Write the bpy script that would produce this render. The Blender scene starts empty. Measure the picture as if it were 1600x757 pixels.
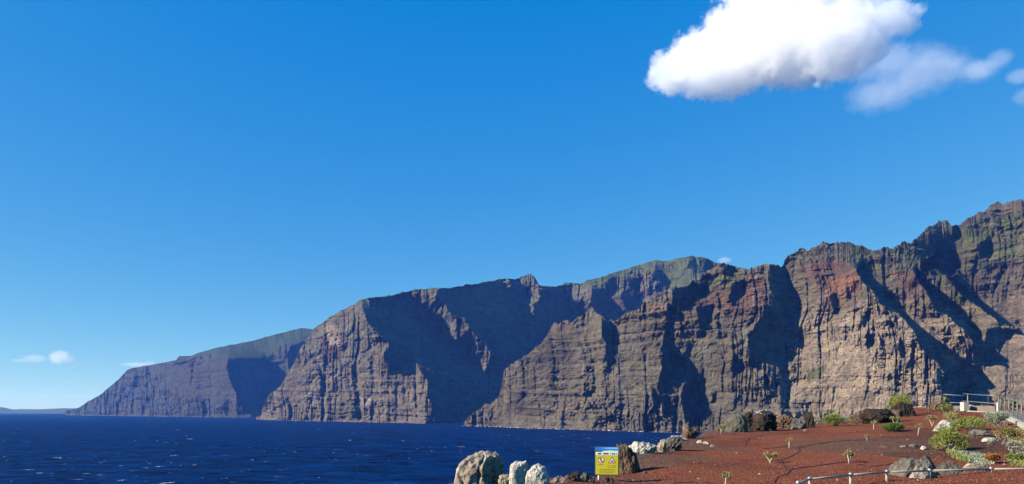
import bpy, bmesh, math, random
import numpy as np
from mathutils import Vector, Matrix

scene = bpy.context.scene
COL = scene.collection
random.seed(11)
RNG = np.random.default_rng(5)

# ------------------------------------------------------------------ camera
F = 1150.0            # focal length in photograph pixels (photo is 1600 x 757)
HZ = 641.0            # horizon row of the level camera
EYE = 40.0            # eye height above the sea, metres
cam_d = bpy.data.cameras.new("camera")
cam = bpy.data.objects.new("camera", cam_d)
COL.objects.link(cam)
cam.location = (0, 0, EYE)
cam.rotation_euler = (math.radians(90), 0, 0)
cam_d.sensor_fit = 'HORIZONTAL'
cam_d.sensor_width = 36.0
cam_d.lens = 36.0 * F / 1600.0
cam_d.shift_x = 0.0
cam_d.shift_y = (HZ - 757 / 2.0) / 1600.0
cam_d.clip_start = 0.2
cam_d.clip_end = 200000
scene.camera = cam

# ------------------------------------------------------------------ light
SUN_EL = 27.0
SUN_VEC = Vector((-0.955, -0.296, 0)).normalized()      # towards the sun, seen from above
SUN_VEC = Vector((SUN_VEC.x * math.cos(math.radians(SUN_EL)), SUN_VEC.y * math.cos(math.radians(SUN_EL)), math.sin(math.radians(SUN_EL))))
world = bpy.data.worlds.new("World")
scene.world = world
world.use_nodes = True
nt = world.node_tree
bg = nt.nodes["Background"]
sky = nt.nodes.new("ShaderNodeTexSky")
sky.sky_type = 'NISHITA'
sky.sun_disc = False
sky.sun_elevation = math.radians(SUN_EL)
sky.sun_rotation = math.atan2(SUN_VEC.x, SUN_VEC.y)
sky.altitude = 1500
sky.air_density = 1.0
sky.dust_density = 0.0
sky.ozone_density = 1.5
# a clear, dry subtropical sky: the sky model's range is eased towards one deep blue
grade = nt.nodes.new("ShaderNodeMix"); grade.data_type = 'RGBA'; grade.blend_type = 'MULTIPLY'
grade.inputs[0].default_value = 1.0
grade.inputs[7].default_value = (0.36, 0.41, 0.22, 1)
deep = nt.nodes.new("ShaderNodeVectorMath"); deep.operation = 'ADD'
deep.inputs[1].default_value = (-0.30, 0.53, 2.88)
nt.links.new(sky.outputs[0], grade.inputs[6])
nt.links.new(grade.outputs[2], deep.inputs[0])
nt.links.new(deep.outputs[0], bg.inputs['Color'])
bg.inputs['Strength'].default_value = 0.1015

sun_d = bpy.data.lights.new("sun", 'SUN')
sun_d.energy = 4.8
sun_d.angle = math.radians(0.53)
sun_d.color = (1.0, 0.92, 0.80)
sun = bpy.data.objects.new("sun", sun_d)
COL.objects.link(sun)
sun.location = (-60, -20, 120)
sun.rotation_euler = (-SUN_VEC).to_track_quat('-Z', 'Y').to_euler()

scene.view_settings.view_transform = 'Standard'
scene.view_settings.look = 'None'
scene.view_settings.exposure = 0.9
scene.view_settings.gamma = 1.0
scene.render.engine = 'CYCLES'
cy = scene.cycles
cy.use_denoising = True
cy.max_bounces = 12
cy.diffuse_bounces = 0
cy.glossy_bounces = 2
cy.transmission_bounces = 2
cy.transparent_max_bounces = 8
cy.volume_bounces = 12
cy.sample_clamp_indirect = 6.0

# ------------------------------------------------------------------ helpers
def px_world(px, py, d):
    """world point seen at photo pixel (px, py) when it stands d metres ahead"""
    return ((px - 800.0) / F * d, d, EYE + (HZ - py) / F * d)

def hash3(ix, iy, iz, seed):
    h = (ix.astype(np.int64) * 374761393 + iy.astype(np.int64) * 668265263 + iz.astype(np.int64) * 2147483647 + seed * 974634777) & 0xffffffff
    h = ((h ^ (h >> 13)) * 1274126177) & 0xffffffff
    h = (h ^ (h >> 16)) & 0xffffffff
    return h.astype(np.float64) / 4294967295.0

def vnoise(x, y, z, seed=0):
    """smooth value noise in -1..1"""
    xi, yi, zi = np.floor(x), np.floor(y), np.floor(z)
    fx, fy, fz = x - xi, y - yi, z - zi
    fx = fx * fx * fx * (fx * (fx * 6 - 15) + 10)
    fy = fy * fy * fy * (fy * (fy * 6 - 15) + 10)
    fz = fz * fz * fz * (fz * (fz * 6 - 15) + 10)
    xi = xi.astype(np.int64); yi = yi.astype(np.int64); zi = zi.astype(np.int64)
    def c(a, b, d):
        return hash3(xi + a, yi + b, zi + d, seed)
    x00 = c(0,0,0) * (1 - fx) + c(1,0,0) * fx
    x10 = c(0,1,0) * (1 - fx) + c(1,1,0) * fx
    x01 = c(0,0,1) * (1 - fx) + c(1,0,1) * fx
    x11 = c(0,1,1) * (1 - fx) + c(1,1,1) * fx
    y0 = x00 * (1 - fy) + x10 * fy
    y1 = x01 * (1 - fy) + x11 * fy
    return (y0 * (1 - fz) + y1 * fz) * 2 - 1

def fbm(x, y, z, oct=4, seed=0, gain=0.5, lac=2.03):
    a, s, t = 1.0, 0.0, 0.0
    for i in range(oct):
        s = s + a * vnoise(x, y, z, seed + i * 17)
        t += a
        a *= gain
        x, y, z = x * lac + 13.1, y * lac + 7.7, z * lac + 3.3
    return s / t

def ridged(x, y, z, oct=3, seed=0):
    a, s, t = 1.0, 0.0, 0.0
    for i in range(oct):
        s = s + a * (1 - 2 * np.abs(vnoise(x, y, z, seed + i * 31)))
        t += a
        a *= 0.5
        x, y, z = x * 2.1 + 5.2, y * 2.1 + 1.3, z * 2.1 + 9.4
    return s / t

def in_poly(px, py, poly):
    inside = np.zeros(px.shape, bool)
    n = len(poly)
    for i in range(n):
        x1, y1 = poly[i]; x2, y2 = poly[(i + 1) % n]
        if y1 == y2:
            continue
        c = ((y1 > py) != (y2 > py)) & (px < (x2 - x1) * (py - y1) / (y2 - y1) + x1)
        inside ^= c
    return inside

def smooth01(x, a, b):
    t = np.clip((x - a) / (b - a), 0, 1)
    return t * t * (3 - 2 * t)

def mesh_np(name, verts, faces, mat=None, smooth=False, parent=None, link=True):
    """faces: (n,4) or (n,3) int array, or a list of such arrays"""
    me = bpy.data.meshes.new(name)
    verts = np.asarray(verts, dtype=np.float32)
    fl = faces if isinstance(faces, list) else [faces]
    fl = [np.asarray(f, dtype=np.int32) for f in fl if len(f)]
    me.vertices.add(len(verts))
    me.vertices.foreach_set("co", verts.ravel())
    loops = np.concatenate([f.ravel() for f in fl])
    sizes = np.concatenate([np.full(len(f), f.shape[1], np.int32) for f in fl])
    starts = np.concatenate([[0], np.cumsum(sizes)[:-1]]).astype(np.int32)
    me.loops.add(len(loops))
    me.loops.foreach_set("vertex_index", loops)
    me.polygons.add(len(sizes))
    me.polygons.foreach_set("loop_start", starts)
    me.polygons.foreach_set("loop_total", sizes)
    me.polygons.foreach_set("use_smooth", np.full(len(sizes), smooth, bool))
    me.update(calc_edges=True)
    me.validate()
    if mat is not None:
        me.materials.append(mat)
    o = bpy.data.objects.new(name, me)
    if link:
        COL.objects.link(o)
    if parent is not None:
        o.parent = parent
    return o

def grid_faces(nr, nc):
    idx = np.arange(nr * nc).reshape(nr, nc)
    return np.stack([idx[:-1, :-1].ravel(), idx[:-1, 1:].ravel(), idx[1:, 1:].ravel(), idx[1:, :-1].ravel()], 1)

def color_attr(o, name, rgb):
    at = o.data.color_attributes.new(name, 'FLOAT_COLOR', 'POINT')
    a = np.ones((len(rgb), 4), np.float32)
    a[:, :3] = rgb
    at.data.foreach_set("color", a.ravel())

def tag(o, label=None, cat=None, group=None, kind=None):
    if label: o["label"] = label
    if cat: o["category"] = cat
    if group: o["group"] = group
    if kind: o["kind"] = kind
    return o

def thing(name, label, cat, loc=(0, 0, 0), group=None):
    o = bpy.data.objects.new(name, None)
    o.empty_display_size = 0.2
    COL.objects.link(o)
    o.location = loc
    return tag(o, label, cat, group)

class NT:
    """small node-tree writer"""
    def __init__(self, name):
        self.m = bpy.data.materials.new(name)
        self.m.use_nodes = True
        self.t = self.m.node_tree
        self.b = self.t.nodes["Principled BSDF"]
        self.out = self.t.nodes["Material Output"]
    def n(self, typ, **kw):
        nd = self.t.nodes.new(typ)
        for k, v in kw.items():
            if k.startswith('i_'):
                nd.inputs[k[2:].replace('_', ' ')].default_value = v
            else:
                setattr(nd, k, v)
        return nd
    def l(self, a, b):
        self.t.links.new(a, b)
    def noise(self, scale, detail=4, rough=0.55, vec=None, dist=0.0):
        nd = self.n("ShaderNodeTexNoise")
        nd.inputs['Scale'].default_value = scale
        nd.inputs['Detail'].default_value = detail
        nd.inputs['Roughness'].default_value = rough
        nd.inputs['Distortion'].default_value = dist
        if vec is not None:
            self.l(vec, nd.inputs['Vector'])
        return nd
    def mapping(self, src, scale):
        mp = self.n("ShaderNodeMapping")
        mp.inputs['Scale'].default_value = scale
        self.l(src, mp.inputs['Vector'])
        return mp.outputs[0]
    def ramp(self, fac, stops):
        r = self.n("ShaderNodeValToRGB")
        el = r.color_ramp.elements
        while len(el) < len(stops):
            el.new(0.5)
        for e, (p, c) in zip(el, stops):
            e.position = p
            e.color = (c[0], c[1], c[2], 1) if len(c) == 3 else c
        self.l(fac, r.inputs[0])
        return r.outputs[0]
    def mix(self, fac, a, b, mode='MIX'):
        m = self.n("ShaderNodeMix", data_type='RGBA', blend_type=mode)
        for v, k in ((fac, 0), (a, 6), (b, 7)):
            if hasattr(v, 'is_output'):
                self.l(v, m.inputs[k])
            elif k == 0:
                m.inputs[k].default_value = v
            else:
                m.inputs[k].default_value = (v[0], v[1], v[2], 1)
        return m.outputs[2]
    def math(self, op, a, b=0.0):
        m = self.n("ShaderNodeMath", operation=op)
        for v, k in ((a, 0), (b, 1)):
            if hasattr(v, 'is_output'):
                self.l(v, m.inputs[k])
            else:
                m.inputs[k].default_value = v
        return m.outputs[0]
    def bump(self, h, strength=0.5, dist=0.1, normal=None):
        b = self.n("ShaderNodeBump")
        b.inputs['Strength'].default_value = strength
        b.inputs['Distance'].default_value = dist
        self.l(h, b.inputs['Height'])
        if normal is not None:
            self.l(normal, b.inputs['Normal'])
        return b.outputs[0]

def pos(nt_):
    return nt_.n("ShaderNodeNewGeometry").outputs['Position']
# ------------------------------------------------------------------ the cliffs
# Rock material: albedo from a painted zone attribute (rock kinds), fine grain from noise.
m = NT("cliff_rock")
P = pos(m)
va = m.n("ShaderNodeVertexColor", layer_name="rock")
n1 = m.noise(0.035, 6, 0.65, m.mapping(P, (1, 1, 1.6)))
n2 = m.noise(0.16, 5, 0.7, m.mapping(P, (1, 1, 2.2)))
st = m.noise(0.11, 4, 0.6, m.mapping(P, (0.12, 0.12, 1.6)), 0.6)
vs = m.noise(0.10, 4, 0.6, m.mapping(P, (1, 1, 0.12)), 0.4)
c = m.mix(1.0, va.outputs[0], m.ramp(n1.outputs[0], [(0.3, (0.62, 0.62, 0.64)), (0.52, (1, 1, 1)), (0.75, (1.35, 1.28, 1.18))]), 'MULTIPLY')
c = m.mix(1.0, c, m.ramp(n2.outputs[0], [(0.3, (0.66, 0.64, 0.64)), (0.55, (1, 1, 1)), (0.75, (1.3, 1.27, 1.2))]), 'MULTIPLY')
c = m.mix(1.0, c, m.ramp(st.outputs[0], [(0.35, (0.74, 0.73, 0.74)), (0.5, (1, 1, 1)), (0.66, (1.25, 1.2, 1.1))]), 'MULTIPLY')
c = m.mix(1.0, c, m.ramp(vs.outputs[0], [(0.35, (0.8, 0.78, 0.78)), (0.5, (1, 1, 1)), (0.7, (1.18, 1.14, 1.08))]), 'MULTIPLY')
n4 = m.noise(0.45, 4, 0.7, m.mapping(P, (1, 1, 0.8)))
c = m.mix(1.0, c, m.ramp(n4.outputs[0], [(0.3, (0.55, 0.54, 0.54)), (0.5, (1, 1, 1)), (0.7, (1.5, 1.46, 1.4))]), 'MULTIPLY')
m.l(c, m.b.inputs['Base Color'])
m.b.inputs['Roughness'].default_value = 0.95
m.b.inputs['Specular IOR Level'].default_value = 0.15
h = m.math('ADD', m.math('MULTIPLY', n2.outputs[0], 0.7), m.math('ADD', m.math('MULTIPLY', st.outputs[0], 0.6), m.math('MULTIPLY', vs.outputs[0], 0.5)))
m.l(m.bump(h, 1.0, 9.0), m.b.inputs['Normal'])
M_CLIFF = m.m

def cg_depth(px0, px1, py0, py1, step, kmap, gymap, dirich, mask, wx=1.0, wy=0.5, iters=1500, jumps=None, jump=0.09):
    """Rebuild a surface (log distance) over a pixel lattice from wanted slopes: kmap is the sideways slope
    (+ recedes to the right), gymap the setback per pixel of height. dirich: [(px, py, distance, weight)]"""
    xs = np.arange(px0, px1 + step, step); ys = np.arange(py0, py1 + step, step)
    PX, PY = np.meshgrid(xs, ys)
    gx = kmap(PX, PY) / F * step          # per cell, rightwards
    gy = gymap(PX, PY) / F * step         # per cell, upwards (towards lower py)
    gxe = 0.5 * (gx[:, 1:] + gx[:, :-1])
    gye = -0.5 * (gy[1:, :] + gy[:-1, :]) # going down a row comes nearer
    mk = mask(PX, PY)
    wx = wx * (0.6 + 5.0 * np.minimum(mk[:, 1:], mk[:, :-1])); wy = wy * (1.0 + 0.6 * np.minimum(mk[1:, :], mk[:-1, :]))
    if jumps:
        jm = union(PX, PY, jumps)
        e1 = (jm[:, 1:] > jm[:, :-1]); e2 = (jm[:-1, :] > jm[1:, :])
        gxe = gxe + jump * e1; wx = wx + 12.0 * e1
        gye = gye - jump * e2; wy = wy + 12.0 * e2
    W = np.zeros(PX.shape); T = np.zeros(PX.shape)
    for (a, b, d, w) in dirich:
        j = int(round((a - px0) / step)); i = int(round((b - py0) / step))
        i = min(max(i, 0), len(ys) - 1); j = min(max(j, 0), len(xs) - 1)
        W[i, j] = w; T[i, j] = math.log(d)
    def A(u):
        r = W * u
        dx = (u[:, 1:] - u[:, :-1]) * wx
        r[:, 1:] += dx; r[:, :-1] -= dx
        dy = (u[1:, :] - u[:-1, :]) * wy
        r[1:, :] += dy; r[:-1, :] -= dy
        return r
    b = W * T
    t = gxe * wx
    b[:, 1:] += t; b[:, :-1] -= t
    t = gye * wy
    b[1:, :] += t; b[:-1, :] -= t
    u = np.full(PX.shape, np.mean([math.log(q[2]) for q in dirich]))
    r = b - A(u); p = r.copy(); rs = (r * r).sum()
    for _ in range(iters):
        Ap = A(p); al = rs / (p * Ap).sum()
        u += al * p; r -= al * Ap
        rn = (r * r).sum()
        if rn < 1e-12: break
        p = r + rn / rs * p; rs = rn
    return xs, ys, u

def bil(xs, ys, u, px, py):
    s = xs[1] - xs[0]
    fx = np.clip((px - xs[0]) / s, 0, len(xs) - 1.001); fy = np.clip((py - ys[0]) / s, 0, len(ys) - 1.001)
    i = fy.astype(int); j = fx.astype(int); a = fx - j; b = fy - i
    return (u[i, j] * (1 - a) + u[i, j + 1] * a) * (1 - b) + (u[i + 1, j] * (1 - a) + u[i + 1, j + 1] * a) * b

def C5(l): return [(1200 + x / 2.1025, 300 + y / 2.1025) for x, y in l]
def C6(l): return [(840 + x / 2.443, 380 + y / 2.443) for x, y in l]
def C7(l): return [(400 + x / 2.611, 400 + y / 2.611) for x, y in l]
def C8(l): return [(x / 2.946, 500 + y / 2.946) for x, y in l]

def blur(a, n):
    for _ in range(n):
        p = np.pad(a, 1, mode='edge')
        a = (p[:-2, 1:-1] + p[2:, 1:-1] + p[1:-1, :-2] + p[1:-1, 2:] + 2 * p[1:-1, 1:-1]) / 6
    return a

WATERLINE = []
def build_cliff(name, label, ridge, base, px0, px1, nrow, sheet, relief, shade, paint, jag, calm=0.6, back_drop=0.45, seed=0, step=1.0):
    """A cliff massif: front from waterline to skyline, then a back slope down to the sea on the far side."""
    xs, ys, u = sheet
    cols = np.arange(px0, px1 + 0.01, step)
    rx, ry = zip(*ridge); bx, by = zip(*base)
    top = np.interp(cols, rx, ry); bot = np.interp(cols, bx, by)
    v = np.linspace(0, 1, nrow) ** 0.97
    py = bot[None, :] + (top - bot)[None, :] * v[:, None]
    px = np.broadcast_to(cols[None, :], py.shape)
    L = bil(xs, ys, u, px, py)
    d = np.exp(L)
    X = (px - 800) / F * d; Y = d; Z = EYE + (HZ - py) / F * d
    dd = relief(X, Y, Z, px, py, seed) * (1 - calm * blur(shade(px, py), 2))   # metres, + is set back
    jn = fbm(cols / 9.0, cols * 0 + seed, cols * 0, 4, seed + 3) * jag - np.abs(vnoise(cols / 3.1, cols * 0 + seed, cols * 0, seed + 19)) * jag * 0.55
    edge = smooth01(v, 0.80, 1.0)[:, None]
    d2 = d + dd
    py2 = py + edge * jn[None, :]
    X = (px - 800) / F * d2; Y = d2.copy(); Z = EYE + (HZ - py2) / F * d2
    wl_ = np.argmax(Z > 0.6, 0); ii = np.arange(Z.shape[1])
    WATERLINE.append(np.stack([X[wl_, ii], Y[wl_, ii]], 1))
    # skirt under water
    sk = np.stack([X[0], Y[0], np.full(X.shape[1], -12.0)], -1)[None]
    front = np.stack([X, Y, Z], -1)
    # back of the massif
    backs = []
    rxw, ryw, rz = X[-1], Y[-1], Z[-1]
    for t in (6, 20, 50, 110, 220, 420, 800, 1500):
        bz = rz - t * back_drop - 1.5 + fbm(rxw / 90.0, ryw / 90.0 + t, rz * 0, 3, seed + 8) * min(t * 0.12, 25)
        bxw = rxw + rxw / np.maximum(ryw, 1) * t * 0.6
        backs.append(np.stack([bxw, ryw + t, np.maximum(bz, -12)], -1)[None])
    V = np.concatenate([sk, front] + backs, 0)
    nr, nc = V.shape[:2]
    o = mesh_np(name, V.reshape(-1, 3), grid_faces(nr, nc), M_CLIFF, smooth=False)
    col = paint(px, py2, X, Y, Z)
    col = col * (1 - 0.5 * (1 - smooth01(Z, 1.6, 3.2)))[..., None]      # wet band at the waterline
    # slope from the lattice, used for where scrub can hold
    C = np.concatenate([col[:1], col] + [col[-1:]] * len(backs), 0)
    color_attr(o, "rock", C.reshape(-1, 3))
    tag(o, label, None, None, 'structure')
    return o

def crack(n, w):
    """narrow cleft where a smooth noise changes sign"""
    return np.clip(1 - np.abs(n) / w, 0, 1) ** 0.8

def rock_relief(scale, gully=16.0, strat=5.0, rough=9.0, dip=(0.02, -0.03), dref=1400.0, amp=None):
    def f(X, Y, Z, px, py, seed):
        s = scale
        u = px * dref / F                                   # metres along the wall
        wu = fbm(u / (120 * s), Z / (110 * s), u * 0 + seed, 3, seed + 1)
        u1 = u + wu * 22 * s
        o = u * 0 + seed
        b1 = vnoise(u1 / (70 * s), Z / (330 * s), o, seed + 5)
        b2 = vnoise(u1 / (30 * s) + 7, Z / (120 * s), o, seed + 6)
        b3 = vnoise((u + wu * 12 * s) / (11 * s), Z / (105 * s), o, seed + 7)
        b4 = vnoise((u + wu * 9 * s) / (5.2 * s), Z / (52 * s), o, seed + 8)
        mod = 0.3 + 1.25 * smooth01(fbm(u / (130 * s), Z / (90 * s), o, 3, seed + 14), -0.35, 0.4)
        # rounded buttresses parted by sharp clefts, at four sizes
        d = gully * s * (0.9 * b1 + 0.55 * b2) + 0.26 * gully * s * b3
        d = d + s * mod * (0.95 * gully * crack(b1, 0.12) + 0.6 * gully * crack(b2, 0.15) + 0.46 * gully * crack(b3, 0.24) + 0.19 * gully * crack(b4, 0.32))
        # broken blocks: stepped noise with hard edges
        q = fbm((u + wu * 10 * s) / (34 * s), Z / (26 * s), o, 3, seed + 9) * 3.2
        qf = np.floor(q); d = d + rough * 0.42 * s * (qf + smooth01(q - qf, 0.78, 1.0)) * mod
        q = fbm(u / (13 * s), Z / (9 * s), o + 3, 3, seed + 10) * 2.6
        qf = np.floor(q); d = d + rough * 0.24 * s * (qf + smooth01(q - qf, 0.75, 1.0)) * mod
        d = d + rough * 0.26 * s * fbm(u / (4.5 * s), Z / (5 * s), o, 3, seed + 15)
        # lava beds: ledges and small setbacks that follow a gently dipping height
        zz = Z + dip[0] * X + dip[1] * Y + wu * 7 * s
        brk0 = smooth01(fbm(u / (140 * s), Z / (70 * s), o, 3, seed + 16), -0.3, 0.35)
        t = zz / (19 * s)
        k = np.floor(t); fr = t - k
        hard = hash3(k.astype(np.int64), (k * 0).astype(np.int64), (k * 0).astype(np.int64), seed + 11)
        ledge = (smooth01(fr, 0.7, 0.98) - fr) * (0.4 + hard)
        t3 = zz / (64 * s) + 0.35 * wu; f3 = t3 - np.floor(t3)
        d = d + 4.5 * s * (smooth01(f3, 0.82, 1.0) - f3) * brk0
        t2 = zz / (4.6 * s); k2 = np.floor(t2)
        bed = hash3(k2.astype(np.int64), (k2 * 0).astype(np.int64), (k2 * 0).astype(np.int64), seed + 12) - 0.5
        brk = smooth01(fbm(u / (60 * s), Z / (40 * s), o, 3, seed + 13), -0.2, 0.3)
        d = d + strat * s * (ledge * 1.9 + bed * 0.9) * brk
        return d * smooth01(Z, -8, 12 * s) * (1.0 if amp is None else amp(px))
    return f

TAN = np.array((0.365, 0.286, 0.213)); BROWN = np.array((0.131, 0.109, 0.072)); DARK = np.array((0.06, 0.05, 0.043))
RED = np.array((0.15, 0.072, 0.05)); ORANGE = np.array((0.26, 0.125, 0.065)); GREEN = np.array((0.078, 0.096, 0.030)); GREY = np.array((0.135, 0.127, 0.095))

LIFT = 1.0
def lerp(a, b, t):
    return a * (1 - t[..., None]) + b * t[..., None]

def zone(px, py, polys, soft=3):
    w = np.zeros(px.shape)
    for q in polys:
        w = np.maximum(w, in_poly(px, py, q).astype(float))
    return blur(w, soft)

# ---- nearest massif: the long banded wall from the shore rock to the right edge
NEAR_RIDGE = C7([(840, 692), (852, 672), (870, 660), (930, 610), (985, 585), (1000, 540), (1010, 480), (1045, 440), (1060, 430), (1110, 405), (1150, 370)]) + \
    C6([(30, 360), (60, 310), (115, 295), (130, 305), (180, 265), (205, 260), (240, 280), (270, 290), (290, 298), (330, 276), (380, 255), (405, 225), (480, 197),
        (520, 167), (570, 165), (620, 135), (640, 115), (690, 90), (700, 84), (735, 85), (770, 96), (792, 106), (812, 98), (830, 92), (850, 84), (870, 80), (905, 85), (930, 95)]) + \
    C5([(53, 232), (55, 222), (85, 205), (115, 190), (122, 186), (135, 192), (150, 185), (185, 168), (250, 170), (285, 172), (310, 181), (350, 197), (378, 189), (400, 185), (435, 180),
        (440, 167), (470, 168), (495, 150), (520, 125), (553, 110), (560, 97), (590, 96), (603, 112), (625, 108), (640, 97), (670, 80), (702, 68), (740, 45), (758, 32), (775, 37), (800, 32), (841, 28)]) + [(1660, 300), (1760, 285), (1850, 280)]
NEAR_BASE = [(720, 665.5), (760, 667.3), (800, 669), (860, 671.5), (920, 674), (960, 676), (1010, 679), (1060, 681), (1150, 686), (1250, 690), (1850, 700)]
NEAR_SHADE = [
    C6([(243, 288), (288, 300), (294, 345), (284, 400), (282, 460), (262, 485), (250, 430), (248, 360)]),
    C6([(500, 240), (513, 245), (514, 300), (506, 330), (514, 380), (508, 430), (512, 480), (498, 520), (496, 560), (472, 580), (462, 555), (472, 480), (476, 380), (492, 310)]),
    C6([(520, 455), (552, 460), (548, 500), (515, 505), (506, 480)]),
    C6([(612, 240), (672, 232), (664, 290), (640, 332), (616, 300)]),
    C6([(562, 520), (592, 530), (618, 560), (622, 602), (595, 612), (572, 625), (598, 668), (560, 692), (548, 600)]),
    C6([(433, 543), (458, 575), (458, 610), (432, 650), (418, 722), (403, 725), (410, 660), (442, 600)]),
    [(1199.6, 410), (1222, 414), (1228, 440), (1241, 465), (1248, 478), (1243, 500), (1231, 520), (1227, 545), (1227, 577), (1234, 593), (1234, 617), (1226, 645), (1219, 625), (1216, 600), (1208, 580), (1198, 569), (1186, 567), (1171, 575), (1169, 552), (1173, 525), (1183, 505), (1195, 490), (1200, 470)],
    C6([(738, 458), (782, 456), (787, 482), (736, 488)]),
    C6([(658, 568), (682, 570), (674, 608), (656, 606)]), C6([(882, 536), (908, 545), (902, 592), (884, 592)]),
    C6([(515, 165), (545, 160), (600, 165), (632, 170), (642, 202), (600, 207), (540, 227), (518, 222)]),
    C6([(748, 160), (792, 148), (802, 192), (742, 238), (728, 202)]),
    C6([(472, 588), (512, 620), (490, 658), (468, 642)]), 
    C6([(690, 96), (740, 92), (770, 110), (735, 118)]),
    C5([(288, 248), (340, 268), (397, 288), (399, 338), (442, 383), (502, 418), (548, 468), (592, 528), (642, 568), (668, 600), (664, 642), (645, 700), (600, 720), (572, 642), (578, 590), (558, 560), (528, 540), (498, 510), (488, 470), (458, 420), (418, 392), (368, 362), (328, 312)]),
    C5([(503, 230), (550, 203), (602, 222), (624, 255), (602, 278), (560, 262), (508, 262)]),
    C5([(478, 262), (542, 318), (572, 348), (622, 388), (662, 418), (694, 480), (682, 494), (640, 452), (600, 412), (560, 392), (528, 340)]),
    C5([(578, 272), (652, 318), (702, 368), (762, 398), (828, 430), (812, 448), (750, 422), (690, 372), (618, 312)]),
    C5([(718, 448), (760, 443), (794, 470), (758, 502), (758, 534), (735, 502), (706, 492)]),
    C5([(688, 168), (733, 158), (728, 208), (693, 212)]), C5([(600, 108), (628, 118), (618, 152), (598, 142)]),
    C5([(298, 403), (328, 410), (322, 443), (301, 437)]), C5([(600, 543), (704, 598), (684, 612), (618, 572)]),
    C5([(218, 328), (238, 382), (210, 393), (193, 340)]), C5([(0, 560), (26, 590), (30, 660), (0, 690)]),
    C5([(430, 470), (452, 520), (440, 560), (424, 520)]), C5([(545, 580), (578, 600), (572, 650), (552, 640)]),
]
def union(PX, PY, polys):
    sh = np.zeros(PX.shape)
    wx_ = 6.5 * fbm(PX / 20, PY / 20, PX * 0 + 2.5, 4, 801); wy_ = 6.5 * fbm(PX / 20, PY / 20, PX * 0 + 7.5, 4, 802)
    PX, PY = PX + wx_, PY + wy_
    for q in polys:
        sh = np.maximum(sh, in_poly(PX, PY, q).astype(float))
    return sh
RAVINES = NEAR_SHADE[14:18] 
NEAR_LIT = [C6([(640, 490), (730, 492), (800, 486), (880, 464), (900, 500), (922, 560), (930, 640), (940, 690), (640, 690), (625, 600)])]
def near_mask(PX, PY): return union(PX, PY, NEAR_SHADE)
def near_k(PX, PY):
    k = np.interp(PX, [725, 950, 965, 1230, 1245, 1460, 1500, 1760], [-1.4, -1.4, -1.35, -1.3, -1.1, -1.1, -1.3, -1.3]) + 0 * PY
    sh = near_mask(PX, PY)
    k = k * (1 - sh) + np.interp(PX, [1100, 1180, 1235, 1290], [1.9, 1.15, 1.15, 1.5]) * sh
    k = np.where((union(PX, PY, NEAR_LIT) > 0) & (sh == 0), -2.1, k)
    return np.where(union(PX, PY, RAVINES) > 0, 0.35, k)
def near_gy(PX, PY):
    g = np.full(PX.shape, 0.55)
    g = np.where((PX > 1290) & (PY < 470 + (PX - 1290) * 0.25), 1.25, g)      # the gullied upper slopes
    g = np.where((PX > 1520) & (PY > 560), 1.5, g)
    g = np.where((PX < 1000) & (PY > 620), 0.9, g)
    g = np.where((PX > 1160) & (PX < 1225) & (PY < 480), 0.9, g)
    return np.where(near_mask(PX, PY) > 0, 0.25, g)
near_dir = [(x, y, EYE * F / (y - HZ), 1.5) for x, y in [(740, 666.3), (780, 667.8), (820, 669.3), (860, 670.8), (900, 672.0), (940, 673.2), (980, 674.5)]] + \
    [(1040, 682, 1290, 1.0), (1120, 684, 1200, 1.0), (1190, 684, 1130, 1.0), (1262, 684, 1150, 1.0), (1360, 684, 1040, 1.0), (1460, 684, 960, 1.0), (1540, 684, 1010, 1.0), (1640, 684, 900, 1.0), (1800, 684, 760, 1.0)]
near_sheet = cg_depth(716, 1856, 270, 704, 2.0, near_k, near_gy, near_dir, lambda a, b: np.maximum(near_mask(a, b), 0.7 * union(a, b, NEAR_LIT)), jumps=RAVINES, jump=0.10)

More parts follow.
